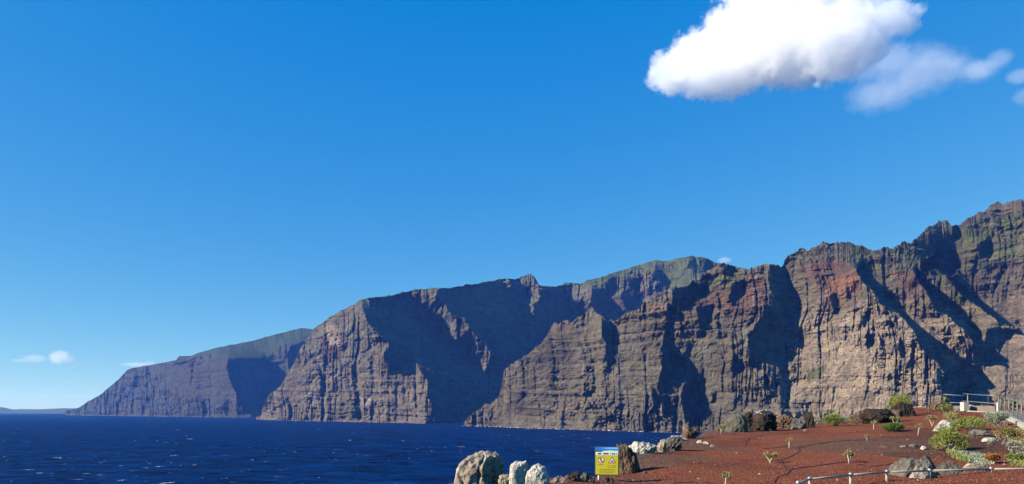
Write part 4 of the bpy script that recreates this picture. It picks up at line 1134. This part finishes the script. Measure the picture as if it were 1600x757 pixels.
def ball(c, r, n=10, m=7):
    V, Q, T = [], [], []
    for i in range(1, m):
        th = math.pi * i / m
        for k in range(n):
            ph = 2 * math.pi * k / n
            V.append((c[0] + r * math.sin(th) * math.cos(ph), c[1] + r * math.sin(th) * math.sin(ph), c[2] + r * math.cos(th)))
    for i in range(m - 2):
        for k in range(n):
            Q.append((i * n + k, (i + 1) * n + k, (i + 1) * n + (k + 1) % n, i * n + (k + 1) % n))
    V += [(c[0], c[1], c[2] + r), (c[0], c[1], c[2] - r)]
    a = len(V) - 2
    T = [(a, k, (k + 1) % n) for k in range(n)] + [(a + 1, (m - 2) * n + (k + 1) % n, (m - 2) * n + k) for k in range(n)]
    return V, Q, T

# near railing: ball capped posts on a curve, one top rail and one lower rail
tops = [(1247, 755.5, 13.05), (1265, 749.0, 13.85), (1329, 742.5, 14.75), (1385.5, 738.0, 15.4), (1452.5, 735.8, 15.75), (1548.5, 733.3, 16.2), (1665, 732.0, 16.4), (1790, 733, 16.2)]
TP = [Vector(px_world(*q)) for q in tops]
rail = thing("railing", "shiny steel pipe railing with ball capped posts in front of the near outcrop", "railing", (TP[3].x, TP[3].y, float(ground_z(TP[3].x, TP[3].y))))
ro = rail.location
bpy.context.view_layer.update()
for i, p in enumerate(TP):
    gz = float(ground_z(p.x, p.y))
    g = Geo(); g.tube([(p.x - ro.x, p.y - ro.y, gz - 0.1 - ro.z), (p.x - ro.x, p.y - ro.y, p.z - ro.z)], [0.026, 0.026], 12)
    po = g.build("post", M_STEEL, rail, True)
    g = Geo(); g.add(*ball((p.x - ro.x, p.y - ro.y, p.z - ro.z + 0.012), 0.043, 12, 8))
    cp = g.build("post_cap", M_CAP, po, True)
    if i < len(TP) - 1:
        q = TP[i + 1]
        g = Geo(); g.tube([p - ro, q - ro], [0.021, 0.021], 12); g.build("rail", M_STEEL, rail, True)
        g = Geo(); g.tube([p - ro - Vector((0, 0, .45)), q - ro - Vector((0, 0, .45))], [0.02, 0.02], 10); g.build("rail", M_STEEL, rail, True)

# white kerb and paved strip round the top terrace
KP = [(1511, 643.6, 50.8), (1535, 645.2, 49.0), (1558, 647.4, 46.6), (1574, 654.0, 41.0), (1588, 661.0, 36.5), (1602, 668.5, 32.5), (1625, 681, 28.0), (1660, 700, 23.5)]
KW = [Vector(px_world(*k)) for k in KP]
kerb = thing("kerb", "white painted kerb round the paved top terrace", "kerb", tuple(KW[2]))
ko = kerb.location
for a, b in zip(KW[:-1], KW[1:]):
    dv = (b - a); nrm = Vector((-dv.y, dv.x, 0)).normalized()
    if nrm.x < 0: nrm = -nrm
    a2 = a + dv * 0.006; b2 = b - dv * 0.006
    V = []
    for p in (a2, b2):
        for off, dz in ((0, -0.35), (0, 0.07), (0.22, 0.07), (0.22, -0.35)):
            V.append(tuple(p + nrm * off + Vector((0, 0, dz)) - ko))
    mesh_np("kerb_stone", V, np.array([(0, 1, 5, 4), (1, 2, 6, 5), (2, 3, 7, 6), (3, 0, 4, 7), (0, 3, 2, 1), (4, 5, 6, 7)]), M_WHITE, False, kerb)
# pavement behind the kerb
pv = []
for k, p in enumerate(KW):
    dv = KW[min(k + 1, len(KW) - 1)] - KW[max(k - 1, 0)]
    nrm = Vector((-dv.y, dv.x, 0)).normalized()
    if nrm.x < 0: nrm = -nrm
    for off in (0.23, 1.5, 3.6):
        pv.append(tuple(p + nrm * off + Vector((0, 0, 0.045))))
pave = mesh_np("pavement", pv, grid_faces(len(KW), 3), M_CONC)
tag(pave, "pinkish grey paving of the top terrace", None, None, 'structure')
# low wall at the terrace's sea side
wv0 = Vector(px_world(1490, 641.5, 52.5)); wv1 = Vector(px_world(1556, 644.0, 50.5))
low = thing("low_wall", "low pinkish wall along the sea side of the top terrace", "wall", tuple((wv0 + wv1) / 2))
g = Geo(); dv = wv1 - wv0
g.box((0, 0, 0.12), (dv.length, 0.25, 0.5), math.atan2(dv.y, dv.x)); g.build("wall_body", M_CONC, low)
blk = thing("concrete_block", "square pale concrete block holding a railing post", "block", tuple(Vector(px_world(1507, 641, 51.2))))
g = Geo(); g.box((0, 0, 0.24), (0.38, 0.38, 0.62), 0.1); g.build("block_body", M_WHITE, blk)
blk2 = thing("concrete_pier", "small white pier at the corner of the far railing", "pier", tuple(Vector(px_world(1559.5, 644, 49.4))))
g = Geo(); g.box((0, 0, 0.3), (0.14, 0.14, 0.66), 0.2); g.build("pier_body", M_WHITE, blk2)

# far railing along the terrace's sea side: thin posts, top and middle pipes
far = thing("railing", "thin grey pipe railing across the far end of the terrace", "railing", px_world(1500, 640, 53.0))
fo = far.location
FPOST = [(1432.5, 612, 634, 53.5, 0.075, M_DARKMETAL), (1451, 616.5, 641, 53.3, 0.022, M_DARKMETAL), (1474, 616.5, 640, 53.2, 0.022, M_DARKMETAL), (1512, 615.5, 640, 52.6, 0.03, M_PIPE), (1544, 617.5, 641, 51.6, 0.022, M_DARKMETAL), (1560, 619.0, 645, 49.6, 0.03, M_GREYMETAL)]
for px_, yt, yb, d, r, mt in FPOST:
    g = Geo(); g.tube([Vector(px_world(px_, yb, d)) - fo, Vector(px_world(px_, yt, d)) - fo], [r, r * 0.95], 8); g.build("post", mt, far, True)
for (x0, y0, d0, x1, y1, d1, r, mt) in [(1434, 616.8, 53.5, 1474, 616.8, 53.2, 0.022, M_DARKMETAL), (1474, 616.4, 53.2, 1512, 619.2, 52.6, 0.02, M_PIPE), (1505, 615.6, 52.7, 1560, 619.2, 49.6, 0.02, M_GREYMETAL),
                                     (1484, 629.2, 53.0, 1512, 630.2, 52.6, 0.017, M_PIPE), (1504, 626.8, 52.7, 1560, 631.2, 49.6, 0.017, M_PIPE), (1434, 629.5, 53.5, 1484, 629.4, 53.0, 0.018, M_DARKMETAL)]:
    g = Geo(); g.tube([Vector(px_world(x0, y0, d0)) - fo, Vector(px_world(x1, y1, d1)) - fo], [r, r], 8); g.build("rail", mt, far, True)

# right hand railing that comes down beside the kerb
rr_ = thing("railing", "grey picket railing coming down along the white kerb at the right edge", "railing", px_world(1579, 652, 43.0))
qo = rr_.location
RP = [(1563, 621.3, 646.0, 48.4), (1569.5, 622.3, 648.4, 46.6), (1576.5, 623.6, 651.2, 44.6), (1583, 625.0, 654.0, 42.6), (1589.5, 626.6, 657.0, 40.4), (1596, 628.4, 660.5, 38.2), (1606, 631, 665.5, 35.5), (1618, 634.5, 672, 32.6), (1634, 639.5, 681, 29.6)]
prev = None
for k, (px_, yt, yb, d) in enumerate(RP):
    a = Vector(px_world(px_, yb, d)) - qo; b = Vector(px_world(px_, yt, d)) - qo
    g = Geo(); g.tube([a, b], [0.028, 0.028], 8); g.build("post", M_GREYMETAL, rr_, True)
    if prev:
        for f, r in ((0.0, 0.028), (0.42, 0.02), (0.9, 0.016)):
            g = Geo(); g.tube([prev[1].lerp(prev[0], f), b.lerp(a, f)], [r, r], 8); g.build("rail", M_GREYMETAL, rr_, True)
        for t in (0.25, 0.5, 0.75):
            g = Geo(); g.tube([prev[1].lerp(b, t).lerp(prev[0].lerp(a, t), 0.42), prev[0].lerp(a, t)], [0.008, 0.008], 5); g.build("picket", M_DARKMETAL, rr_, True)
    prev = (a, b)

# warning sign
SD = 16.0
sp = Vector(px_world(935.5, 757, SD)); gz = float(ground_z(sp.x, sp.y))
sign = thing("warning_sign", "yellow warning sign with a blue header on a white pole at the shore edge", "sign", (sp.x, sp.y, gz))
PXM = SD / F
sc_ = Vector(px_world(948.5, 720.5, SD)) - sign.location
RZ = math.radians(-8)
bw, bh = 36.5 * PXM, 43.5 * PXM
def panel(name, mat, u0, v0, u1, v1, depth, parent):
    """flat box on the board: u, v in 0..1 from the lower left, depth towards the viewer"""
    V = []
    cs, sn = math.cos(RZ), math.sin(RZ)
    for dd in (0.0, depth):
        for (u, v) in ((u0, v0), (u1, v0), (u1, v1), (u0, v1)):
            x = (u - .5) * bw; y = -dd
            V.append((sc_.x + x * cs - y * sn, sc_.y + x * sn + y * cs, sc_.z + (v - .5) * bh))
    return mesh_np(name, V, np.array([(0, 3, 2, 1), (4, 5, 6, 7), (0, 1, 5, 4), (1, 2, 6, 5), (2, 3, 7, 6), (3, 0, 4, 7)]), mat, False, parent)
def shape(name, mat, pts, d0, d1, parent):
    cs, sn = math.cos(RZ), math.sin(RZ)
    V = []
    for dd in (d0, d1):
        for (u, v) in pts:
            x = (u - .5) * bw; y = -dd
            V.append((sc_.x + x * cs - y * sn, sc_.y + x * sn + y * cs, sc_.z + (v - .5) * bh))
    n = len(pts)
    me = bpy.data.meshes.new(name)
    me.from_pydata(V, [], [tuple(range(n, 2 * n))] + [(i, (i + 1) % n, n + (i + 1) % n, n + i) for i in range(n)])
    me.materials.append(mat); me.update()
    o = bpy.data.objects.new(name, me); COL.objects.link(o); o.parent = parent
    return o
S_ = lambda n, c, r=0.45: plain(n, c, r, 0.0, 3.0, 0.06)
M_YEL = S_("sign_yellow", (0.50, 0.43, 0.022)); M_BLUE = S_("sign_blue", (0.02, 0.16, 0.52)); M_LBLUE = S_("sign_light_blue", (0.12, 0.45, 0.75)); M_SW = S_("sign_white", (0.72, 0.74, 0.66))
M_SRED = S_("sign_red", (0.34, 0.06, 0.03)); M_INK = S_("sign_ink", (0.03, 0.035, 0.035)); M_FRAME = S_("sign_dark_frame", (0.05, 0.07, 0.04)); M_POLE = S_("white_pole", (0.78, 0.76, 0.72)); M_PRINT = S_("sign_brown_print", (0.28, 0.22, 0.04)); M_SBLUE = S_("sign_symbol_blue", (0.10, 0.20, 0.36))
board = panel("board", M_FRAME, -0.02, -0.02, 1.02, 1.01, 0.012, sign)
bo = panel("yellow_panel", M_YEL, 0.01, 0.015, 0.965, 0.70, 0.016, sign)
panel("header_band", M_BLUE, 0.0, 0.86, 0.985, 1.0, 0.016, sign)
shape("header_wave", M_LBLUE, [(0.2, 0.965), (0.55, 0.925), (0.985, 0.915), (0.985, 0.985), (0.6, 0.985)], 0.016, 0.0185, sign)
shape("header_stripe", M_SW, [(0.3, 0.855), (0.62, 0.875), (0.985, 0.86), (0.985, 0.825), (0.3, 0.825)], 0.016, 0.020, sign)
panel("title_strip", M_SW, 0.01, 0.705, 0.965, 0.82, 0.0165, sign)
def strokes(name, mat, u0, u1, v0, v1, n, seed, d=0.019):
    rnd = random.Random(seed); g = Geo(); u = u0
    cs, sn = math.cos(RZ), math.sin(RZ)
    st_ = (u1 - u0) / n
    for i in range(n):
        if rnd.random() < 0.16: continue
        uu = u0 + st_ * (i + 0.5); hh_ = (v1 - v0) * rnd.choice((1, 1, .8))
        x = (uu - .5) * bw; y = -d
        g.box((sc_.x + x * cs - y * sn, sc_.y + x * sn + y * cs, sc_.z + ((v0 + hh_ / 2) - .5) * bh), (st_ * bw * 0.72, 0.003, hh_ * bh), RZ)
    o = g.build(name, mat, sign); o["kind"] = "stuff"
    return o
strokes("title_print", M_INK, 0.06, 0.60, 0.735, 0.785, 14, 1); strokes("title_print", M_INK, 0.63, 0.92, 0.735, 0.785, 8, 2)
strokes("print_line", M_PRINT, 0.10, 0.34, 0.355, 0.375, 8, 3); strokes("print_line", M_PRINT, 0.52, 0.88, 0.325, 0.345, 11, 4); strokes("print_line", M_PRINT, 0.52, 0.88, 0.275, 0.295, 11, 5)
strokes("print_line", M_PRINT, 0.18, 0.84, 0.185, 0.205, 20, 6); strokes("print_line", M_PRINT, 0.18, 0.84, 0.13, 0.15, 20, 7); strokes("print_line", M_PRINT, 0.18, 0.84, 0.075, 0.095, 20, 8)
asp = bw / bh
circ = lambda cx, cy_, r, n=24: [(cx + r * math.cos(2 * math.pi * i / n), cy_ + r * asp * math.sin(2 * math.pi * i / n)) for i in range(n)]
shape("prohibition_ring", M_SRED, circ(0.25, 0.535, 0.135), 0.016, 0.0185, sign)
shape("prohibition_disc", M_SW, circ(0.25, 0.535, 0.105), 0.0185, 0.0205, sign)
shape("swimmer_symbol", M_INK, [(0.19, 0.60), (0.25, 0.62), (0.28, 0.56), (0.24, 0.54), (0.30, 0.50), (0.27, 0.46), (0.21, 0.51), (0.22, 0.55)], 0.0205, 0.022, sign)
shape("prohibition_bar", M_SRED, [(0.165, 0.585), (0.185, 0.60), (0.335, 0.485), (0.315, 0.47)], 0.022, 0.0235, sign)
shape("warning_triangle", M_SRED, [(0.545, 0.42), (0.885, 0.42), (0.715, 0.665)], 0.016, 0.0185, sign)
shape("triangle_field", M_SW, [(0.60, 0.445), (0.83, 0.445), (0.715, 0.615)], 0.0185, 0.0205, sign)
shape("wave_symbol", M_SBLUE, [(0.635, 0.455), (0.80, 0.455), (0.77, 0.49), (0.735, 0.545), (0.70, 0.55), (0.67, 0.50)], 0.0205, 0.022, sign)
g = Geo(); px0_ = Vector(px_world(935.5, 730, SD)) - sign.location
g.tube([(0, 0.03, -0.2), (px0_.x, 0.03, px0_.z)], [0.0165, 0.0165], 12); g.build("pole", M_POLE, sign, True)

# black irrigation hoses
def hose(pix, label, r=0.011, kind="irrigation_hose"):
    pts = []
    P_ = [at(*q) for q in pix]
    for a, b in zip(P_[:-1], P_[1:]):
        n = max(2, int((b - a).length / 0.25))
        for i in range(n):
            t = i / n; x = a.x + (b.x - a.x) * t; y = a.y + (b.y - a.y) * t
            x += 0.05 * float(vnoise(np.array([x * 1.7]), np.array([y * 1.7]), np.array([0.0]), 9)[0])
            pts.append((x, y, float(ground_z(x, y)) + r * 0.8))
    pts.append((P_[-1].x, P_[-1].y, P_[-1].z + r * 0.8))
    # one smoothing pass so that corners bend
    sm = [pts[0]] + [tuple((pts[i - 1][k] + 2 * pts[i][k] + pts[i + 1][k]) / 4 for k in range(3)) for i in range(1, len(pts) - 1)] + [pts[-1]]
    g = Geo(); g.tube(sm, [r] * len(sm), 6)
    o = g.build("hose", M_HOSE, None, True)
    return tag(o, label, "hose", "black irrigation hoses on the slope")
hose([(1192, 702), (1215, 700), (1236, 698), (1248, 700), (1250, 706), (1238, 713), (1224, 720), (1203, 722)], "black hose bending back in a loop round two seedlings")
hose([(1223, 720), (1223, 727), (1227, 731)], "short black hose stub below the hose loop")
hose([(1210, 756), (1213, 748), (1225, 743), (1234, 739), (1233, 734), (1260, 731), (1295, 726), (1322, 722.5), (1352, 721.5)], "long black hose crossing the lower slope past the forked seedling")
hose([(1338, 726), (1360, 730.5), (1380, 728), (1402, 725)], "black hose end running to the near outcrop")
hose([(1248, 699), (1290, 693), (1330, 688.5), (1370, 688), (1405, 690)], "thin black hose across the grey soil patch")
hose([(1165, 697), (1166, 690), (1172, 685), (1190, 682)], "black hose end on the upper left slope")
hose([(1045, 756.5), (1080, 754), (1110, 756)], "black hose along the bottom edge of the slope")
hose([(1330, 708), (1370, 709.5), (1400, 711), (1424, 716)], "black hose along the lower border of the soil patch")

# whitecaps on the sea: past counting, one object
rng = np.random.default_rng(91)
g = Geo(); Vf, Tf = [], []
n = 0
while n < 520:
    y_ = HZ + 3.5 + 118 * rng.random() ** 1.45
    px_ = -120 + 1150 * rng.random()
    d = EYE * F / (y_ - HZ)
    x0, y0 = (px_ - 800) / F * d, d
    if vnoise(np.array([x0 / 260.0]), np.array([y0 / 260.0]), np.array([0.0]), 5)[0] < -0.35: continue
    big = rng.random() ** 4
    ln = (1.2 + 9.0 * big) * (0.6 + 0.4 * min(d / 500, 3)); wd = (0.5 + 1.3 * big * rng.random()) * (0.8 + 0.35 * min(d / 500, 4))
    m_ = 3 + int(ln / 1.2)
    a = rng.normal() * 0.22
    xs_ = np.linspace(-.5, .5, m_) * ln
    up = wd * (0.25 + 0.75 * rng.random(m_)) * np.sin(np.linspace(0.12, 3.02, m_)); lo = wd * 0.7 * (rng.random(m_)) * np.sin(np.linspace(0.12, 3.02, m_))
    bend = np.cumsum(rng.normal(size=m_)) * 0.16
    o = len(Vf)
    for xx, uu, ll, bb in zip(xs_, up, lo, bend):
        for oy in (uu + bb, -ll + bb):
            X_ = x0 + xx * math.cos(a) - oy * math.sin(a); Y_ = y0 + xx * math.sin(a) + oy * math.cos(a)
            Vf.append((X_, Y_, oy))
    for i in range(m_ - 1):
        Tf.append((o + 2 * i, o + 2 * i + 1, o + 2 * i + 3, o + 2 * i + 2))
    n += 1
# surf along the foot of the cliffs
for wl_ in WATERLINE:
    for k in range(0, len(wl_) - 3):
        if rng.random() < 0.64: continue
        a = wl_[k]; b = wl_[k + 1 + int(rng.integers(0, 2))]
        if np.hypot(*(b - a)) > 60: continue
        dd_ = np.hypot(*a); out = -a / dd_ * (1.5 + 5.0 * rng.random() ** 2) * (0.6 + dd_ / 2000)
        o = len(Vf)
        for q, hh_ in ((a - out * .5, 0.5 + 1.6 * rng.random() ** 2), (a + out, 0.0), (b + out * rng.random(), 0.0), (b - out * .5, 0.4 + 1.4 * rng.random() ** 2)):
            Vf.append((q[0], q[1], 1000.0 + hh_))
        Tf.append((o, o + 1, o + 2, o + 3))
Vf = np.array(Vf)
rad = np.hypot(Vf[:, 0], Vf[:, 1])
splash = np.where(Vf[:, 2] >= 1000, Vf[:, 2] - 1000, 0.0)
Vf[:, 2] = wave(Vf[:, 0], Vf[:, 1]) * (1 - smooth01(rad, 900, 2500)) + 0.10 + rad * 0.00022 + splash
mf = NT("sea_foam")
P = pos(mf)
mf.b.inputs['Base Color'].default_value = (0.78, 0.80, 0.82, 1); mf.b.inputs['Roughness'].default_value = 0.9
tr = mf.n("ShaderNodeBsdfTransparent"); mxs = mf.n("ShaderNodeMixShader")
mf.l(mf.ramp(mf.noise(1.1, 4, 0.7, mf.mapping(P, (0.6, 1.2, 1))).outputs[0], [(0.38, (0, 0, 0)), (0.6, (1, 1, 1))]), mxs.inputs[0])
mf.l(tr.outputs[0], mxs.inputs[1]); mf.l(mf.b.outputs[0], mxs.inputs[2]); mf.l(mxs.outputs[0], mf.out.inputs['Surface'])
wc = mesh_np("whitecaps", Vf, np.array(Tf), mf.m)
tag(wc, None, None, None, 'stuff')
# ------------------------------------------------------------------ clouds (real volumes, above and beyond the haze)
def cloud(label, blobs, d, density, nscale, seed, erode=0.55, soft=0.35, flat=None, step=0.16, thick=0.8):
    """blobs: (px, py, half width px, half height px, depth shift in half widths)"""
    s = d / F
    B = []
    for (px_, py_, rx, ry, dz) in blobs:
        d2 = d + dz * rx * s; s2 = d2 / F
        B.append((Vector(px_world(px_, py_, d2)), Vector((rx * s2, rx * s2 * thick, ry * s2))))
    lo = Vector([min(c[i] - r[i] * 1.12 for c, r in B) for i in range(3)]); hi = Vector([max(c[i] + r[i] * 1.12 for c, r in B) for i in range(3)])
    ctr = (lo + hi) / 2
    # hull: one lumpy closed ball just outside all the blobs
    bm = bmesh.new()
    bmesh.ops.create_icosphere(bm, subdivisions=3, radius=1.0)
    half = (hi - lo) / 2
    for v in bm.verts:
        k = 1.12 / max(abs(v.co.x), abs(v.co.y), abs(v.co.z)) ** 0.9
        v.co = Vector((v.co.x * half.x * k, v.co.y * half.y * k, v.co.z * half.z * k))
    me = bpy.data.meshes.new("cloud"); bm.to_mesh(me); bm.free()
    o = bpy.data.objects.new("cloud", me); COL.objects.link(o); o.location = ctr
    m = bpy.data.materials.new("cloud_vapour"); m.use_nodes = True
    t = m.node_tree; t.nodes.clear()
    N = lambda ty, **k: (lambda nd: ([setattr(nd, a, b) for a, b in k.items()], nd)[1])(t.nodes.new(ty))
    out = N("ShaderNodeOutputMaterial"); vol = N("ShaderNodeVolumePrincipled")
    vol.inputs['Color'].default_value = (1, 1, 1, 1); vol.inputs['Absorption Color'].default_value = (1, 1, 1, 1)
    vol.inputs['Anisotropy'].default_value = 0.1
    P_ = N("ShaderNodeTexCoord").outputs['Object']
    nz = N("ShaderNodeTexNoise"); nz.inputs['Scale'].default_value = 1.0 / nscale; nz.inputs['Detail'].default_value = 8; nz.inputs['Roughness'].default_value = 0.66
    ad = N("ShaderNodeVectorMath", operation='ADD'); ad.inputs[1].default_value = (seed * 37.1 * nscale, seed * 11.3 * nscale, seed * 5.7 * nscale)
    t.links.new(P_, ad.inputs[0]); t.links.new(ad.outputs[0], nz.inputs['Vector'])
    f = None
    for c, r in B:
        mp = N("ShaderNodeVectorMath", operation='SUBTRACT'); mp.inputs[1].default_value = c - ctr
        dv = N("ShaderNodeVectorMath", operation='DIVIDE'); dv.inputs[1].default_value = r
        ln = N("ShaderNodeVectorMath", operation='LENGTH')
        t.links.new(P_, mp.inputs[0]); t.links.new(mp.outputs[0], dv.inputs[0]); t.links.new(dv.outputs[0], ln.inputs[0])
        if f is None:
            f = ln.outputs['Value']
        else:
            mn = N("ShaderNodeMath", operation='SMOOTH_MIN'); mn.inputs[2].default_value = 0.25
            t.links.new(f, mn.inputs[0]); t.links.new(ln.outputs['Value'], mn.inputs[1]); f = mn.outputs[0]
    # inside = 1 - f, eaten away by the noise
    a = N("ShaderNodeMath", operation='SUBTRACT'); a.inputs[0].default_value = 1.0; t.links.new(f, a.inputs[1])
    b = N("ShaderNodeMath", operation='MULTIPLY_ADD'); b.inputs[1].default_value = erode * 2; b.inputs[2].default_value = -erode
    t.links.new(nz.outputs[0], b.inputs[0])
    cc = N("ShaderNodeMath", operation='ADD'); t.links.new(a.outputs[0], cc.inputs[0]); t.links.new(b.outputs[0], cc.inputs[1])
    mr = N("ShaderNodeMapRange"); mr.interpolation_type = 'SMOOTHSTEP'
    mr.inputs['From Min'].default_value = 0.0; mr.inputs['From Max'].default_value = soft; mr.inputs['To Max'].default_value = density
    t.links.new(cc.outputs[0], mr.inputs['Value'])
    t.links.new(mr.outputs[0], vol.inputs['Density']); t.links.new(vol.outputs[0], out.inputs['Volume'])
    m.cycles.volume_step_rate = step if hasattr(m.cycles, 'volume_step_rate') else 1.0
    me.materials.append(m)
    return tag(o, label, "cloud")
cloud("big white cumulus cloud at the upper right", [(1056, 112, 46, 36, 0), (1100, 95, 58, 48, -.1), (1128, 52, 34, 40, -.2), (1170, 74, 82, 58, -.3), (1240, 62, 95, 62, -.8), (1310, 62, 80, 60, -1.5), (1392, 30, 46, 30, -3.2), (1348, 80, 38, 24, -2.6), (1255, -30, 130, 60, -.5), (1130, 122, 80, 24, -.3), (1250, 104, 90, 22, -.6), (1300, 97, 50, 20, -1.3)], 2600, 0.017, 50, 1, 0.85, 0.18)
cloud("grey shaded cloud patch trailing below the big white cumulus", [(1440, 112, 76, 40, 0.2), (1375, 150, 58, 28, 0), (1485, 108, 44, 34, 0.2), (1400, 95, 54, 34, .2), (1350, 105, 46, 26, 0), (1520, 112, 44, 18, .2)], 2950, 0.0038, 70, 2, 0.75, 0.7)
cloud("thin wisp of cloud right of the grey cloud patch", [(1562, 92, 24, 16, 0), (1530, 110, 34, 14, 0)], 2700, 0.005, 50, 3, 0.6, 0.5)
cloud("pale cloud scrap cut by the right frame edge", [(1592, 120, 22, 14, 0), (1602, 152, 22, 16, 0), (1640, 150, 40, 25, 0)], 2700, 0.007, 55, 4, 0.5, 0.5)
cloud("small white puff of cloud low over the sea at the left", [(93, 559, 18, 13, 0), (108, 563, 12, 8, 0)], 14000, 0.0035, 110, 5, 0.45, 0.4)
cloud("faint smaller puff left of the small white puff", [(54, 561, 22, 8, 0), (32, 564, 16, 4, 0)], 14000, 0.0014, 110, 6, 0.45, 0.5)
cloud("thin cloud strip resting behind the far headland's edge", [(215, 570, 30, 4, 0), (234, 568, 12, 5, 0)], 14500, 0.0014, 110, 7, 0.45, 0.5)
cloud("tiny faint cloud peeping over the green hill", [(1132, 407, 13, 6, 0)], 7000, 0.006, 45, 8, 0.4, 0.5)
# ------------------------------------------------------------------ haze
def box(name, lo, hi):
    v = [(x, y, z) for z in (lo[2], hi[2]) for y in (lo[1], hi[1]) for x in (lo[0], hi[0])]
    f = [(0, 2, 3, 1), (4, 5, 7, 6), (0, 1, 5, 4), (2, 6, 7, 3), (0, 4, 6, 2), (1, 3, 7, 5)]
    return mesh_np(name, v, np.array(f))
hz = box("haze", (-36000, -1500, -16), (36000, 36000, 760))
hm = bpy.data.materials.new("haze_air")
hm.use_nodes = True
hm.node_tree.nodes.clear()
ho = hm.node_tree.nodes.new("ShaderNodeOutputMaterial")
hv = hm.node_tree.nodes.new("ShaderNodeVolumePrincipled")
hv.inputs['Color'].default_value = (0.085, 0.27, 1.0, 1)
hv.inputs['Absorption Color'].default_value = (1, 1, 1, 1)
hv.inputs['Density'].default_value = 5.8e-5
hv.inputs['Anisotropy'].default_value = 0.0
hm.node_tree.links.new(hv.outputs[0], ho.inputs['Volume'])
hz.data.materials.append(hm)
tag(hz, None, None, None, 'stuff')
